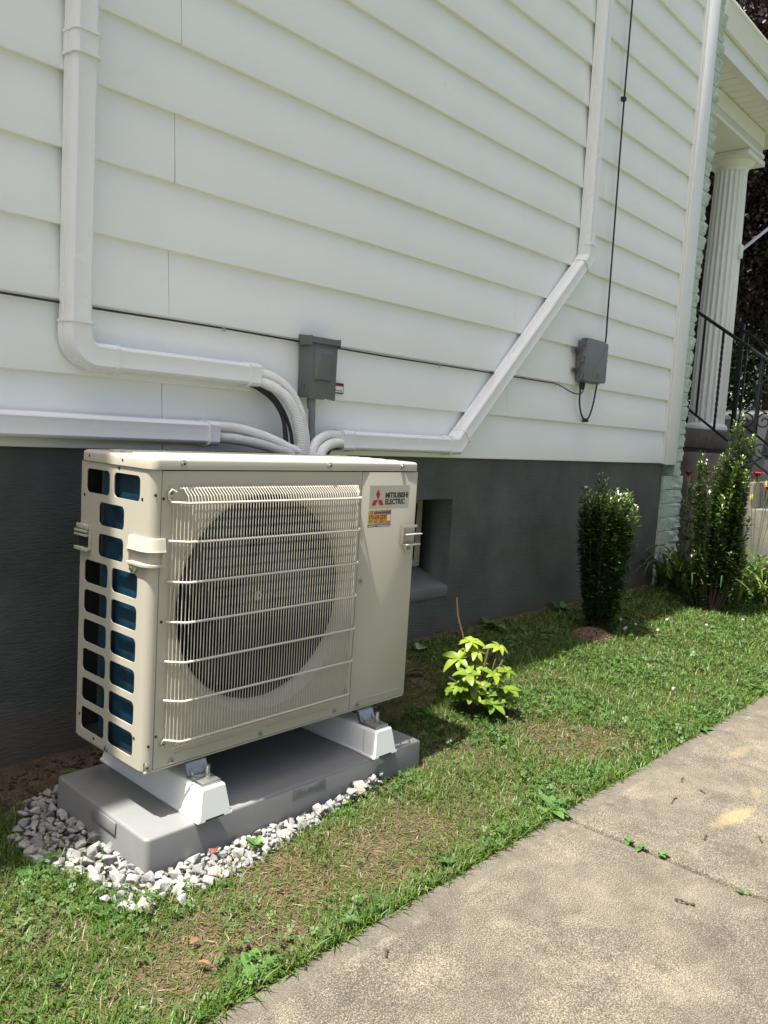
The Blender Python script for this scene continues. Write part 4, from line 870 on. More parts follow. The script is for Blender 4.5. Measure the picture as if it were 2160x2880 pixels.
for k, (x, y, s) in enumerate(((-.158, -.716, .026), (-.138, -.725, .03), (-.148, -.767, .028), (-.121, -.752, .026), (-.135, -.787, .036), (-.111, -.802, .052), (-.041, -.836, .036), (-.062, -.79, .022), (-.10, -.77, .02), (-.125, -.735, .034), (-.03, -.815, .03))):
    o = O('stone', STM[(k*3+1) % 16], None); o.location = (x, y, gzf(x, y)+.012); o.scale = (s, s*.85, s*.9); o.rotation_euler = (.2*k, .3, k*1.3)
    tag(o, 'pale crushed stone lying loose in the grass beside the gravel bed', 'stone', 'loose stones strayed into the grass')

# ------------------------------------------------------------------ grass, clover, straw
def dry(x, y):
    d = np.zeros_like(x)
    for cx_, cy_, r, a in ((.2, -.89, .13, 1), (.45, -1.0, .15, 1), (-.1, -.97, .10, .9), (-.19, -1.04, .08, 1), (.03, -1.06, .10, 1), (.63, -.92, .13, .8), (.8, -.99, .1, .5), (1.45, -.90, .16, .6), (1.6, -1.0, .12, .55), (1.05, -.75, .15, .5), (-.33, -.72, .10, .5)):
        d = np.maximum(d, a*np.exp(-(((x-cx_)**2+(y-cy_)**2)/(r*r*1.15))))
    d = np.clip(d*1.25+.22*wob(x, y, 16, 1)+.16*wob(x, y, 41, 4), 0, 1)
    edge_ = np.clip(1-(y-yedge(x))/.075, 0, 1); return d*(1-.9*edge_)
PX = np.array([p[0] for p in GPOLY]); PY = np.array([p[1] for p in GPOLY])
def in_gravel(x, y):
    c = np.zeros(x.shape, bool); n = len(PX)
    for i_ in range(n):
        x1, y1, x2, y2 = PX[i_], PY[i_], PX[(i_+1) % n], PY[(i_+1) % n]
        if y1 == y2: continue
        cond = ((y1 > y) != (y2 > y)) & (x < (x2-x1)*(y-y1)/(y2-y1)+x1); c ^= cond
    return c
def keep_lawn(x, y, edge_fuzz=.012):
    k = y > yedge(x)-rng.random(x.shape)*edge_fuzz
    k &= ~((x > -.05) & (x < .955) & (y > -.715) & (y < -.215))
    k &= ~(in_gravel(x, y) & (rng.random(x.shape) > .035+.22*(np.minimum(np.abs(y+.80), 9) < .03)))
    wallp = np.clip((.0-y)/.10, 0, 1); k &= rng.random(x.shape) < wallp**.6+.03
    left = (x < 1.25) & (y > -.30); k &= ~(left & (rng.random(x.shape) > np.clip((-.16-y)/.14, 0.02, 1)*.8))
    k &= ~(((x-1.25)**2+(y+.12)**2 < .30**2) & (rng.random(x.shape) > .25))
    k &= ((x-2.735)**2/.13**2+(y+.345)**2/.085**2 > 1)
    return k
def scatter(dens_fn, n):
    x = rng.uniform(-1.0, 7.5, n); y = rng.uniform(-1.25, .0, n); k = rng.random(n) < dens_fn(x, y); return x[k], y[k]
def blades(x, y, L, wd, lean, tone, name, z0=0., curl=.5):
    n = len(x); az = rng.random(n)*2*PI; z = gz(x, y)-.003+z0
    dirx, diry = np.cos(az), np.sin(az); base = np.stack([x, y, z], -1)
    def pt(t, extra): # along curve
        ang = lean*(1+curl*t)+extra; ang = np.minimum(ang, 1.62)
        return np.stack([dirx*np.sin(ang), diry*np.sin(ang), np.cos(ang)], -1)
    p1 = base+pt(.3, 0)*(L*.5)[:, None]; p2 = p1+pt(1., .25)*(L*.5)[:, None]
    fl = rng.random(n)*2*PI; side_ = np.stack([-diry*np.cos(fl*0+.0), dirx, np.zeros(n)], -1)+np.stack([np.zeros(n), np.zeros(n), rng.normal(0, .25, n)], -1)
    sd_ = side_*(wd*.5)[:, None]
    V = np.empty((n, 5, 3)); V[:, 0] = base-sd_; V[:, 1] = base+sd_; V[:, 2] = p1+sd_*.85; V[:, 3] = p1-sd_*.85; V[:, 4] = p2
    b = (np.arange(n)*5)[:, None]
    return np_mesh(name, V.reshape(-1, 3), b+np.array([0, 1, 2, 3]), b+np.array([3, 2, 4]), {'tone': np.repeat(np.clip(tone, 0, 1), 5)})
def falloff(x): return np.clip(1/(.55+np.maximum(x+.3, 0)*.33)**1.25, .12, 1)
n0 = 1050000
x, y = scatter(lambda x, y: falloff(x)*(1-.88*dry(x, y))*(.55+.45*np.clip(wob(x, y, 13, 2)+.4, 0, 1)), n0)
k = keep_lawn(x, y); x, y = x[k], y[k]; n = len(x)
ed = np.clip(1-(y-yedge(x))/.06, 0, 1); dr_ = dry(x, y); lush = np.clip(.5+wob(x, y, 7, 3), 0, 1)
far = np.clip((x-1.2)/2.5, 0, 1)
L = rng.uniform(.014, .033, n)*(1+.55*ed*rng.random(n)+.35*lush)*(1-.25*dr_); L *= np.where(rng.random(n) < .04, 1.7, 1)
wd = rng.uniform(.0016, .0032, n)*(1+.9*far)*(1+.2*ed)
lean = np.abs(rng.normal(.92, .40, n))*(1-.35*ed)
tone = .58+.16*rng.normal(0, 1, n)+.10*ed+.12*wob(x, y, 9, 5)-.22*dr_
tone = np.where(rng.random(n) < .045+.45*dr_, rng.uniform(0, .32, n), np.maximum(tone, .3))
O('grass', blades(x, y, L, wd, lean, tone, 'grass'), MT['grass'], kind='stuff', label='mown green lawn grass between foundation and sidewalk', cat='grass')
# dry clippings lying flat
x, y = scatter(lambda x, y: falloff(x)*(.05+.75*dry(x, y)), 260000); k = keep_lawn(x, y, .004); x, y = x[k], y[k]; n = len(x)
tone = np.where(rng.random(n) < .5, rng.uniform(.0, .26, n), rng.uniform(.24, .5, n))
O('dry_clippings', blades(x, y, rng.uniform(.012, .034, n), rng.uniform(.0012, .0024, n), np.full(n, 1.45)+rng.normal(0, .12, n), tone, 'dry_clippings', .006, .02), MT['grass'], kind='stuff', label='dry straw coloured clippings matted over worn lawn', cat='clippings')
# clover and small broad leaves
x, y = scatter(lambda x, y: falloff(x)*np.clip(.30+.9*wob(x, y, 6, 7)-.6*dry(x, y), .03, 1)*.5, 90000); k = keep_lawn(x, y, 0.); x, y = x[k], y[k]; n = len(x)
h = rng.uniform(.010, .030, n); s = rng.uniform(.005, .0095, n)*(1+.3*np.clip((x-1)/2, 0, 1)); az = rng.random(n)*2*PI; tilt = rng.normal(0, .30, (n, 2))
cz_ = gz(x, y)+h; V = []; To = []
tn = np.clip(rng.normal(.45, .25, n), 0, 1)
for leaf in range(3):
    a = az+leaf*2*PI/3; d = np.stack([np.cos(a), np.sin(a)], -1); p_ = np.stack([-np.sin(a), np.cos(a)], -1)
    def q3(u, v_, dz=0):
        xx = d[:, 0]*u*s+p_[:, 0]*v_*s; yy = d[:, 1]*u*s+p_[:, 1]*v_*s
        return np.stack([x+xx, y+yy, cz_+xx*tilt[:, 0]+yy*tilt[:, 1]+dz*s], -1)
    V += [q3(.05, 0), q3(.75, .6, .12), q3(1.25, 0, -.05), q3(.75, -.6, .12)]
V = np.stack(V, 1); b = (np.arange(n)*12)[:, None]
Q = np.concatenate([b+np.array([0, 3, 2, 1]), b+np.array([4, 7, 6, 5]), b+np.array([8, 11, 10, 9])])
O('clover', np_mesh('clover', V.reshape(-1, 3), Q, None, {'tone': np.repeat(tn, 12)}), MT['cloverleaf'], kind='stuff', label='clover leaves mixed through the lawn', cat='clover')
# soil crumbs and bits of mulch round the column shrub
def crumbs(name, cx_, cy_, rx, ry, n, smin, smax, m, label, cat, zk=.02):
    mb = MB()
    for _ in range(n):
        r = math.sqrt(random.random()); a = random.random()*6.28; x_, y_ = cx_+rx*r*math.cos(a), cy_+ry*r*math.sin(a); s_ = random.uniform(smin, smax)
        u = Vector((random.gauss(0, 1), random.gauss(0, 1), random.gauss(0, .35))).normalized(); v_ = u.cross(Vector((0, 0, 1))).normalized(); w_ = u.cross(v_)
        mb.obox((x_, y_, gzf(x_, y_)+zk*(1-r*r)+random.random()*.006), u*s_, v_*s_*.4, w_*s_*.2)
    return mb.obj(name, m, None, smooth=False, kind='stuff', label=label, cat=cat)
crumbs('wood_mulch', 2.735, -.345, .135, .09, 1500, .003, .010, MT['mulch'], 'ring of brown wood mulch under the narrow shrub', 'mulch', .028)
crumbs('soil_crumbs', .45, -.11, .7, .11, 900, .002, .008, MT['soil'], 'dark crumbly soil along the foundation behind the condenser', 'soil', .004)

# ------------------------------------------------------------------ leaves helpers
def leaf_arrays(base, d, nrm, L, W, tone, fold=.18, droop=.12):
    """base,d,nrm (n,3); five-vertex folded leaf"""
    d = d/np.linalg.norm(d, axis=1)[:, None]; s = np.cross(d, nrm); s /= (np.linalg.norm(s, axis=1)[:, None]+1e-9); u = np.cross(s, d)
    L = L[:, None]; W = W[:, None]; V = np.empty((len(base), 5, 3))
    mid = base+d*L*.52
    V[:, 0] = base; V[:, 1] = mid+s*W*.5+u*W*fold; V[:, 2] = base+d*L-u*L*droop; V[:, 3] = mid-s*W*.5+u*W*fold; V[:, 4] = mid
    return V, np.repeat(tone, 5)
def leaf_mesh(name, V, tone):
    n = len(V); b = (np.arange(n)*5)[:, None]
    T = np.concatenate([b+np.array(t) for t in ((0, 1, 4), (1, 2, 4), (2, 3, 4), (3, 0, 4))])
    return np_mesh(name, V.reshape(-1, 3), None, T, {'tone': tone})
def unit(v): return v/(np.linalg.norm(v, axis=1)[:, None]+1e-9)
def shrub(name, label, base, shoots, stem_r, leafL, cat='shrub', start=.06, spacing=.0029, tipn=.12):
    """shoots: list of (bottom offset xy, top point xyz rel, leafing start fraction)"""
    t = thing(name, label, cat, base); B_ = np.array(base); Vs, Ts = [], []
    for (ox, oy, tx, ty, tz, st_) in shoots:
        bend = np.array([rng.normal(0, .012), rng.normal(0, .012), 0]); P0 = B_+np.array([ox, oy, -.02]); P2 = B_+np.array([tx, ty, tz]); P1 = (P0+P2)/2+bend+np.array([tx-ox, ty-oy, 0])*.18
        MB().tube([tuple((1-u)**2*P0+2*u*(1-u)*P1+u*u*P2) for u in np.linspace(0, 1, 9)], lambda i_: stem_r*(1-.75*i_/8), 5).obj('stem', MT['bark'], t)
        ln = np.linalg.norm(P2-P0); m_ = int(ln*(1-st_)/spacing); u = np.sort(st_+(1-st_)*rng.random(m_))
        P = ((1-u)**2)[:, None]*P0+(2*u*(1-u))[:, None]*P1+(u*u)[:, None]*P2; tan = unit(2*(1-u)[:, None]*(P1-P0)+2*u[:, None]*(P2-P1))
        a = rng.random(m_)*2*PI; rad = np.stack([np.cos(a), np.sin(a), np.zeros(m_)], -1); tw = rng.random(m_)**.7*.022*(.4+.6*(1-u))+.002
        up = .35+.9*(u > .93)+.3*rng.random(m_); d = rad+tan*up[:, None]+rng.normal(0, .18, (m_, 3))
        L_ = leafL*rng.uniform(.7, 1.25, m_)*(1-.3*(u > .95)); tone_ = np.clip(rng.normal(.5, .2, m_)+.55*np.clip((u-(1-tipn))/tipn, 0, 1)*rng.random(m_)**.5, 0, 1)
        V, T_ = leaf_arrays(P+rad*tw[:, None], d, tan+rad*.25, L_, L_*rng.uniform(.42, .56, m_), tone_); Vs.append(V); Ts.append(T_)
    O('foliage', leaf_mesh('foliage', np.concatenate(Vs), np.concatenate(Ts)), MT['holly'], t, kind='stuff'); return t
sh = []
for k in range(74):
    a = random.random()*6.28; r = math.sqrt(random.random()); rx = .162*r; top_ = .755-.04*r*r+random.uniform(-.16, .02)
    sh.append((.035*r*math.cos(a), .035*r*math.sin(a), rx*math.cos(a), rx*math.sin(a)*.85, top_, random.uniform(.05, .2)))
for k in range(46):
    a = random.random()*6.28; r = math.sqrt(random.random()); hh = random.uniform(.25, .62); w_ = .05+.13*hh
    sh.append((.03*math.cos(a), .03*math.sin(a), w_*r**.5*math.cos(a), w_*r**.5*math.sin(a), hh, random.uniform(.08, .3)))
sh += [(-.02, .02, -.12, .09, .66, .3), (-.02, .02, -.095, .075, .73, .3), (0, 0, -.05, .04, .82, .3), (-.01, 0, -.03, .02, .80, .3)]
shrub('columnar_shrub', 'narrow dark glossy evergreen shrub standing alone in mulch before the foundation', (2.845, -.318, gzf(2.845, -.318)), sh, .0022, .029)
sh = []
crt = Vector((.78, -.62)).normalized()  # roughly across the view
def acr(s_, dpt, h, b=.35, st_=.15): sh.append((crt.x*s_*b+.62*dpt*b, crt.y*s_*b+.78*dpt*b, crt.x*s_+.62*dpt, crt.y*s_+.78*dpt, h, st_))
for k in range(120):
    s_ = random.triangular(-.07, .20, .09); acr(s_, random.uniform(-.12, .12), random.uniform(.35, 1.02)-.9*abs(s_-.10), .25, random.uniform(.28, .5))
for k in range(26): acr(random.uniform(-.2, -.09), random.uniform(-.08, .08), random.choice((random.uniform(.2, .5), random.uniform(.2, .6), random.uniform(.6, .85))), .45, random.uniform(.05, .6))
for s_, h in ((.075, 1.22), (.06, 1.18), (.09, 1.16), (.16, 1.10), (.18, 1.08), (.04, 1.05), (-.15, .98), (-.13, .93), (-.165, .90), (.13, 1.1), (.11, 1.13), (.0, .98)): acr(s_, random.uniform(-.03, .03), h, .2, .6)
shrub('spreading_shrub', 'tall ragged multi-stemmed evergreen shrub beside the porch steps', (4.06, -.44, gzf(4.06, -.44)), sh, .004, .030, start=.2)

# young lime-green leafy plant
LB = (1.42, -.565, gzf(1.42, -.565))
lp = thing('leafy_sapling', 'young bush with bright lime green whorled leaves beside the condenser', 'plant', LB)
def sweep_leaf(L, W, n=7, droop=.35, cup=.12, fold=.22):
    vs = []
    for i_ in range(n+1):
        t = i_/n; w_ = W*math.sin(PI*min(1, t*.93+.04))**.75*(1-.15*t); xx = L*t; zz = .18*L*t-droop*L*t*t
        vs += [(xx, -w_/2, zz+fold*w_/2), (xx, 0, zz), (xx, w_/2, zz+fold*w_/2)]
    return vs, [(i_*3+c, i_*3+c+1, (i_+1)*3+c+1, (i_+1)*3+c) for i_ in range(n) for c in (0, 1)]
LM = []
for k in range(6):
    vs, fs = sweep_leaf(1, .46+.06*(k % 3), 7, .15+.12*k, .1, .25)
    vs = np.array(vs); T_ = [(f[0], f[1], f[2]) for f in fs]+[(f[0], f[2], f[3]) for f in fs]
    LM.append(np_mesh('leaf', vs, None, np.array(T_), {'tone': np.full(len(vs), .15+.14*k)})); LM[-1].materials.append(MT['lime'])
whorls = [(.085, .06, .235, 7, .052), (-.085, .05, .185, 7, .062), (-.04, .045, .255, 8, .05), (.0, .03, .17, 7, .05), (.06, -.03, .15, 7, .052), (.10, -.05, .11, 7, .055), (.05, -.075, .055, 8, .062), (-.03, -.05, .075, 7, .055), (-.06, .0, .085, 6, .055), (-.085, -.02, .06, 6, .05), (.11, -.01, .165, 6, .045), (.085, -.03, .08, 6, .055), (.01, -.04, .11, 6, .052), (-.02, .03, .22, 6, .045), (.12, -.04, .07, 6, .05), (.02, -.02, .05, 6, .055)]
whorls += [(random.uniform(-.10, .12), random.uniform(-.07, .05), random.uniform(.035, .17), random.choice((5, 6, 7)), random.uniform(.042, .058)) for _ in range(9)]
VR, VD = Vector((.67, -.74, 0)), Vector((.74, .67, 0))   # screen-right and away
for wi, (sx, dp, h, n, Ls) in enumerate(whorls):
    c = Vector(LB)+VR*sx*.88+VD*dp*.9; c.z = LB[2]+h
    root = Vector(LB)+VR*sx*.25+VD*dp*.25
    MB().tube([root, root.lerp(c, .5)+Vector((0, 0, .015)), c], .003, 6).obj('stem', MT['twig'], lp)
    lean_ = Vector((sx*2.2, -.25, 0)); ax_ = (Vector((0, 0, 1))+VR*sx*4+VD*(-.35)).normalized()
    a0 = random.random()*6
    for k in range(n):
        a = a0+2*PI*k/n+random.uniform(-.2, .2); e = Matrix.Rotation(a, 3, 'Z') @ Vector((1, 0, random.uniform(-.1, .45)))
        q_ = Vector((0, 0, 1)).rotation_difference(ax_); d = (q_ @ e).normalized(); sd_ = d.cross(ax_).normalized() if d.cross(ax_).length > .01 else Vector((1, 0, 0)); u = sd_.cross(d)
        s_ = Ls*random.uniform(.6, 1.2); o = O('leaf', LM[min(5, max(0, int(h/.26*5+random.uniform(-1.6, 1.6))))], None, lp); R_ = Matrix((d, -sd_, u)).transposed().to_4x4()
        o.matrix_basis = Matrix.Translation(c) @ R_ @ Matrix.Scale(s_, 4)
        o.matrix_parent_inverse = PINV[lp.name]
for pts, r in (([(0, 0, 0), (-.03, .08, .12), (-.055, .12, .24), (-.085, .14, .335), (-.095, .15, .41)], .0042), ([(0, 0, 0), (.015, .02, .14), (.03, .03, .24)], .0055), ([(0, 0, 0), (.05, 0, .12), (.085, .01, .20)], .005), ([(0, 0, 0), (-.07, .03, .09), (-.11, .03, .12)], .0025)):
    MB().tube(catmull([Vector(LB)+VR*a+VD*b*.5+Vector((0, 0, c)) for a, b, c in pts], 5), lambda i_, r=r: r*(1-.012*i_), 7).obj('bare_stick', MT['twig'], lp)
o = O('dead_leaf', LM[4].copy(), None, lp); o.data.materials.clear(); o.data.materials.append(MT['deadleaf']); o.matrix_basis = Matrix.Translation(Vector(LB)+Vector((.02, 0, .17))) @ Matrix.Rotation(1.9, 4, 'Y') @ Matrix.Scale(.05, 4); o.matrix_parent_inverse = PINV[lp.name]

# day lilies
def strap(base, az, L, rise, wd, tone, n=9):
    vs = []; d = Vector((math.cos(az), math.sin(az), 0)); s = Vector((-d.y, d.x, 0)); x_, z_ = 0., 0.; ang = rise
    for i_ in range(n+1):
        t = i_/n; w_ = wd*(1-t**2.2)*.5+.0006; p = Vector(base)+d*x_+Vector((0, 0, z_))
        vs += [p+s*w_+Vector((0, 0, w_*.5)), p, p-s*w_+Vector((0, 0, w_*.5))]
        x_ += math.cos(ang)*L/n; z_ += math.sin(ang)*L/n; ang -= (rise+random.uniform(.75, 1.0))/n*(.5+1.1*t)
    T_ = []
    for i_ in range(n):
        for c in (0, 1): a = i_*3+c; T_ += [(a, a+1, a+4), (a, a+4, a+3)]
    V = np.array([tuple(v) for v in vs]); V[:, 2] = np.maximum(V[:, 2], gz(V[:, 0], V[:, 1])+.012)
    return np_mesh('leaf', V, None, np.array(T_), {'tone': np.full(len(vs), tone)})
def lily(label, base, n, spread, flowers, azr=(0, 6.28)):
    t = thing('day_lily', label, 'flower', base)
    for k in range(n):
        b = (base[0]+random.gauss(0, spread), base[1]+random.gauss(0, spread), base[2]-.005)
        O('leaf', strap(b, random.uniform(*azr), random.uniform(.38, .74), random.uniform(.7, 1.35), random.uniform(.015, .024), min(1, max(0, random.gauss(.5, .25)))), MT['strap'], t)
    for (fx, fy, fz, bloom) in flowers:
        b = Vector(base); e = Vector((fx, fy, fz)); MB().tube(catmull([b, b.lerp(e, .55)+Vector((0, 0, .06)), e], 6), .0028, 6).obj('flower_stalk', MT['weed'] if False else MT['twig2'], t)
        if bloom:
            fl = MB(); 
            for k in range(6):
                a = k*PI/3+fx*9; d = Vector((math.cos(a), math.sin(a), 0)); s = Vector((-d.y, d.x, 0)); pts = [(0, .004, 0), (.016, .012, .022), (.034, .013, .034), (.05, .001, .028)]
                vs = []
                for (r, w_, h) in pts: vs += [e+d*r+s*w_+Vector((0, 0, h)), e+d*r-s*w_+Vector((0, 0, h))]
                fl.add(vs, [(0, 1, 3, 2), (2, 3, 5, 4), (4, 5, 7, 6)])
            fl.obj('bloom', MT['petal'], t)
        for k in range(3):
            p = e+Vector((random.uniform(-.02, .02), random.uniform(-.02, .02), random.uniform(-.05, -.01))); MB().tube([p, p+Vector((.002, .002, .012)), p+Vector((.003, .004, .03)), p+Vector((.004, .004, .042))], lambda i_: (.002, .005, .005, .001)[i_], 6).obj('bud', MT['bud'], t)
MT['twig2'] = mat('green_stalk', (.10, .16, .05), .6, var=.2); MT['bud'] = mat('lily_bud', (.42, .40, .08), .5, var=.2)
lily('day lily clump with arching strap leaves against the pale green corner blocks', (4.34, -.13, gzf(4.34, -.13)), 110, .055, [(4.70, .02, .66, 1), (4.72, -.10, .67, 1), (4.66, -.08, .55, 1), (4.62, -.06, .46, 1)])
lily('sunlit day lily clump with red blooms in front of the concrete steps', (4.72, -.47, gzf(4.72, -.47)), 90, .075, [(4.72, -.525, .60, 1), (4.70, -.445, .69, 1), (4.70, -.42, .56, 0), (4.75, -.50, .66, 0), (4.8, -.54, .5, 0)])
lily('day lily clump with long leaves between the ragged shrub and the steps', (4.5, -.40, gzf(4.5, -.4)), 34, .05, [])

# broad-leaved weeds, clover flowers, fallen leaves, twigs
WM = []
for k in range(5):
    vs, fs = sweep_leaf(1, .38+.06*k, 5, .35+.06*k, .1, .15); T_ = [(f[0], f[1], f[2]) for f in fs]+[(f[0], f[2], f[3]) for f in fs]
    WM.append(np_mesh('leaf', np.array(vs), None, np.array(T_), {'tone': np.full(len(vs), .2+.16*k)})); WM[-1].materials.append(MT['weed'])
def weed(x, y, n, s, label, up=.35, z=None):
    zz = gzf(x, y) if z is None else z; t = thing('weed', label, 'weed', (x, y, zz))
    for k in range(n):
        a = 6.28*k/n+random.uniform(-.4, .4); e = up+random.uniform(-.2, .3); o = O('leaf', random.choice(WM), None, t)
        o.matrix_basis = Matrix.Translation((x+random.gauss(0, s*.12), y+random.gauss(0, s*.12), zz+.003)) @ Matrix.Rotation(a, 4, 'Z') @ Matrix.Rotation(-e, 4, 'Y') @ Matrix.Scale(s*random.uniform(.6, 1.15), 4); o.matrix_parent_inverse = PINV[t.name]
weed(2.0, -1.165, 10, .06, 'broad-leaved weed sprawling over the sidewalk edge'); weed(2.12, -1.15, 9, .055, 'smaller broad-leaved weed behind the one sprawling over the sidewalk edge')
weed(2.26, -1.13, 8, .06, 'leafy weed in the lawn a little past the sprawling edge weed'); weed(2.75, -1.15, 9, .06, 'leafy weed at the sidewalk edge far along the lawn', .5)
weed(.225, -.762, 9, .035, 'small upright weed sprouting through the gravel bed', .9); weed(-.215, -.475, 8, .06, 'flat pale broad-leaved weed at the outer tip of the gravel', .1)
weed(2.25, -.04, 9, .10, 'large broad-leaved weed against the foundation wall', .6); weed(2.95, -.03, 9, .08, 'leafy weed by the foundation behind the narrow shrub', .6); weed(3.2, -.06, 9, .09, 'spreading weed at the foundation between the two shrubs', .5)
weed(.08, -.155, 7, .07, 'dark weed at the back of the pad near the foundation', .5); weed(-.06, -1.115, 8, .05, 'clump of broad weed leaves at the bare sidewalk edge', .5); weed(.52, -1.13, 8, .045, 'low weed in the lush strip along the sidewalk', .5)
weed(.99, -1.135, 8, .06, 'weed with long leaves where the sidewalk joint meets the lawn', .7); weed(1.298, -.779, 6, .05, 'tiny lime green seedling alone in the lawn', .3); 
for x, y, n, lb in ((.981, -1.19, 5, 'small weed at the lawn end of the sidewalk joint'), (.977, -1.385, 6, 'largest weed growing in the sidewalk joint'), (.974, -1.475, 5, 'weed growing in the middle of the sidewalk joint'), (.973, -1.42, 4, 'tiny weed between two bigger ones in the sidewalk joint'), (.957, -1.687, 4, 'single weed farthest along the sidewalk joint')): weed(x+.003, y, n, .022, lb, .4, -.2)
for x, y in ((3.051, -.34), (3.13, -.39), (2.93, -.42), (2.97, -.41), (3.118, -.52), (2.3, -.95), (3.6, -.6), (3.4, -.45), (3.9, -.7)):
    mb = MB(); z = gzf(x, y)+random.uniform(.02, .045)
    for k in range(26):
        d = Vector((random.gauss(0, 1), random.gauss(0, 1), random.gauss(.4, .8))).normalized(); mb.obox(Vector((x, y, z))+d*.004, d*.0036, d.orthogonal().normalized()*.0013, d.cross(d.orthogonal()).normalized()*.0013)
    mb.tube([(x, y, gzf(x, y)-.004), (x+.002, y, z)], .0008, 5)
    mb.obj('clover_flower', MT['clover'], None, smooth=False, label='white clover flower head standing in the lawn', cat='flower', group='clover flowers in the lawn')
def fallen(x, y, s, m, label, rz, z=None, tilt=.3):
    vs, fs = sweep_leaf(1, .55, 6, .3, .1, .3); me = bpy.data.meshes.new('fallen_leaf'); me.from_pydata(vs, [], fs); me.materials.append(MT[m])
    o = O('fallen_leaf', me, None, label=label, cat='leaf'); o.matrix_world = Matrix.Translation((x, y, (gzf(x, y)+.022) if z is None else z)) @ Matrix.Rotation(rz, 4, 'Z') @ Matrix.Rotation(tilt, 4, 'X') @ Matrix.Scale(s, 4)
fallen(1.62, -.10, .10, 'paleleaf', 'large pale green leaf lying on soil by the foundation', .4); fallen(1.49, -.25, .085, 'paleleaf', 'pale grey green leaf lying behind the lime green bush', 2.4)
fallen(1.42, -.70, .04, 'deadleaf', 'orange brown dead leaf on the lawn near the lime green bush', 1.0); fallen(-.13, -1.06, .03, 'deadleaf', 'small reddish dead leaf on bare soil near the sidewalk', 2.0); fallen(-.12, -.98, .025, 'deadleaf', 'small dead leaf on the worn brown patch', .3)
for k, (x, y, L_, a, lb) in enumerate(((.81, -1.601, .045, 1.9, 'curled dark catkin lying on the near sidewalk slab'), (1.319, -1.365, .05, .1, 'dark twig lying flat on the far sidewalk slab'), (1.487, -1.322, .035, .3, 'short dark twig on the slab nearest the lawn weed'), (1.161, -1.518, .03, .2, 'dark twig fragment beside the yellow stain'), (1.273, -1.626, .035, .5, 'curved dark twig beyond the yellow stain'), (1.45, -1.40, .02, 1.2, 'tiny dark crumb of bark on the far slab'), (.16, -1.255, .022, .6, 'small dark twig on the slab edge near the worn lawn'))):
    d = Vector((math.cos(a), math.sin(a), 0)); s = Vector((-d.y, d.x, 0)); p = Vector((x, y, -.195))
    MB().tube(catmull([p-d*L_/2, p-d*L_*.1+s*L_*.05, p+d*L_*.2+s*L_*.07+Vector((0, 0, .003)), p+d*L_/2-s*L_*.02], 6), lambda i_: .0022+.001*math.sin(i_*1.3), 6).obj('twig', MT['bark'], None, label=lb, cat='twig')

# ------------------------------------------------------------------ background: trees, neighbour's house, parked car
def tree(label, base, h, crown_c, crown_r, n, leaf, m, trunk_r, nc=60):
    t = thing('tree', label, 'tree', base); b = Vector(base); cc = Vector(crown_c)
    tr = MB().tube(catmull([b-Vector((0, 0, .1)), b+Vector((.1, .05, h*.25)), b.lerp(cc, .6)+Vector((.1, 0, 0)), Vector((cc.x, cc.y, h*.9))], 6), lambda i_: trunk_r*(1-.042*i_), 10)
    tips = []
    for k in range(nc):
        d = Vector((random.gauss(0, 1), random.gauss(0, 1), random.gauss(0, 1))).normalized(); r = random.uniform(.35, 1)**.5
        tips.append(cc+Vector((d.x*crown_r[0], d.y*crown_r[1], d.z*crown_r[2]))*r)
    for p in tips[::2]:
        s = Vector((b.x+(cc.x-b.x)*.5, b.y+(cc.y-b.y)*.5, max(b.z+h*.2, min(p.z-.8, h*.75)))); tr.tube(catmull([s, s.lerp(p, .5)+Vector((0, 0, .3)), p], 4), lambda i_: trunk_r*.28*(1-.1*i_), 5)
    tr.obj('trunk', MT['bark'], t)
    T_ = np.array([tuple(p) for p in tips]); idx = rng.integers(0, nc, n); sc_ = np.array(crown_r)*.24
    P = T_[idx]+rng.normal(0, 1, (n, 3))*sc_*np.array([1, 1, .7]); d = unit(rng.normal(0, 1, (n, 3))+np.array([0, 0, -.5])); L_ = leaf*rng.uniform(.6, 1.3, n)
    V, To_ = leaf_arrays(P, d, rng.normal(0, .6, (n, 3))+np.array([0, 0, 1]), L_, L_*rng.uniform(.6, .95, n), np.clip(rng.normal(.45, .25, n), 0, 1)); O('crown', leaf_mesh('crown', V, To_), MT[m], t, kind='stuff')
tree('dark purple leaved maple behind the porch', (16.5, 5.6, -.27), 9, (16.5, 5.4, 7.0), (3.4, 3.6, 3.9), 90000, .10, 'maple', .22)
tree('dark purple maple with tall crown above the porch gutter', (20, 4.2, -.27), 12, (20, 4.3, 8.6), (3.2, 3.4, 5.4), 80000, .11, 'maple', .25)
tree('green conifer-like tree seen past the porch column', (21, 6.3, -.27), 9, (21, 6.2, 4.7), (2.4, 3.4, 3.4), 30000, .11, 'greentree', .25)
tree('distant green tree behind the purple maples', (33, 13, -.27), 13, (33, 13, 7.5), (4, 6, 6), 26000, .25, 'greentree', .3)
nh = thing('neighbour_house', 'white sided house across the street behind the trees', 'house', (30, 12, -.27))
MB().box(28, 36, 7.5, 18, -.3, 4.2).obj('wall', MT['farwall'], nh, smooth=False)
for k in range(20): MB().box(27.975, 27.999, 7.45, 18.05, -.2+.22*k, -.2+.22*k+.2).obj('siding_board', MT['farwall'], nh, smooth=False)
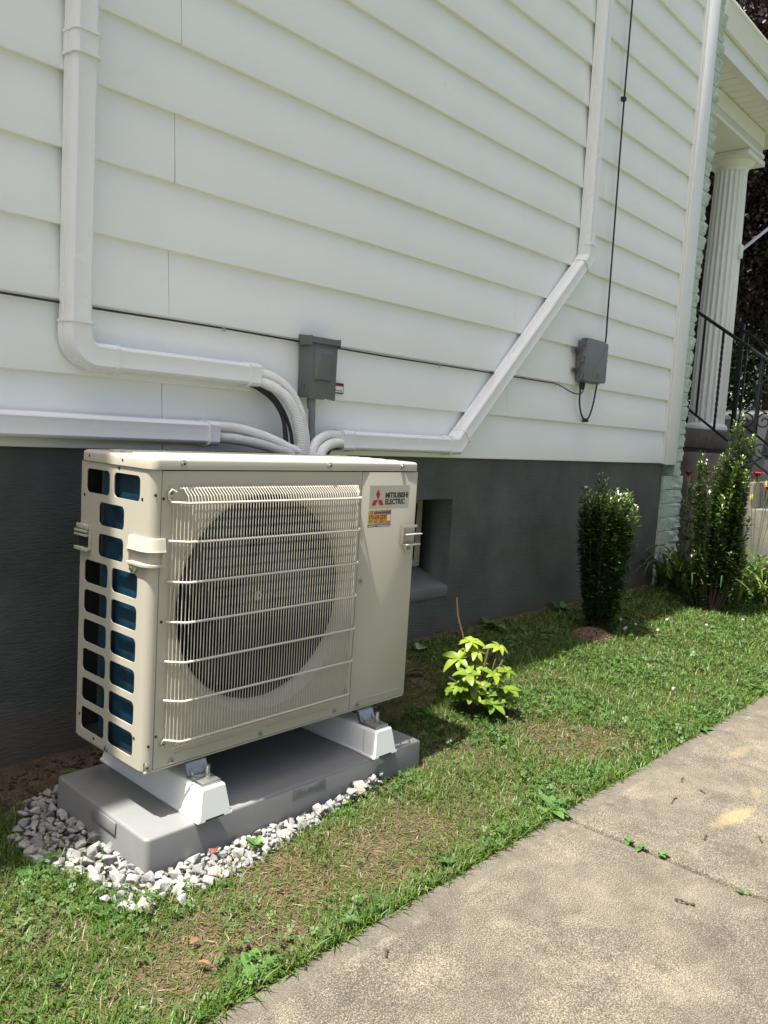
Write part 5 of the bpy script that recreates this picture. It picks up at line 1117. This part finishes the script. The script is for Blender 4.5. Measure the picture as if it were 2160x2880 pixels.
MB().prism([(7.1, 4.21), (18.4, 4.21), (12.75, 7)], lambda a, b: (27.6, a, b), lambda a, b: (36.4, a, b)).obj('roof', MT['roofing'], nh, smooth=False)
wn = MB().box(27.94, 27.97, 9.6, 10.7, 1.3, 2.9).obj('window', MT['trim'], nh); MB().box(27.93, 27.939, 9.68, 10.62, 1.38, 2.82).obj('pane', MT['glass'], wn, smooth=False)
car = thing('parked_car', 'grey parked sport utility vehicle seen through the stair railing', 'car', (12.2, .6, -.25))
prof = [(-1.7, .35), (-1.75, .75), (-1.65, 1.02), (-.75, 1.10), (-.05, 1.62), (.4, 1.70), (1.9, 1.70), (2.35, 1.62), (2.62, 1.15), (2.7, .8), (2.68, .35)]
def carsec(sx, ins): return [(12.2+sx*(.92-ins*(1 if z > 1.05 else .12)), .2+y*(1-ins*.05), z-.25) for y, z in prof]
mb = MB(); vs = []; n = len(prof)
for sx, ins in ((-1, .0), (-.93, -.02), (0, -.03), (.93, -.02), (1, .0)):
    vs += [(12.2+sx*.92-(sx*.16*max(0, (z-1.0)/.7)), .2+y, z-.25+(.03 if abs(sx) < .95 else (-.03 if z > 1.5 else 0))) for y, z in prof]
mb.add(vs, [(i_*n+k, i_*n+(k+1) % n, (i_+1)*n+(k+1) % n, (i_+1)*n+k) for i_ in range(4) for k in range(n)]+[tuple(range(n)), tuple(4*n+k for k in range(n-1, -1, -1))])
mb.obj('car_body', MT['carpaint'], car, bevel=.04, seg=3, ang=.8)
for (a, b) in ((-.45, .45), (.55, 1.4), (1.5, 2.1)): MB().add([(11.27+.02, .2+a, .83), (11.27+.02, .2+b, .83), (11.345+.02, .2+b-.05, 1.33), (11.345+.02, .2+a+(.35 if a < 0 else .05), 1.33)], [(0, 1, 2, 3)]).obj('side_window', MT['glass'], car, smooth=False)
for y in (-1.0, 1.95):
    for sx in (-1, 1):
        wl = MB().cyl((12.2+sx*.70, .2+y, .09), (12.2+sx*.945, .2+y, .09), .34, 28).obj('wheel', MT['tyre'], car, bevel=.03); MB().cyl((12.2+sx*.946, .2+y, .09), (12.2+sx*.955, .2+y, .09), .22, 20).obj('rim', MT['alum'], wl)
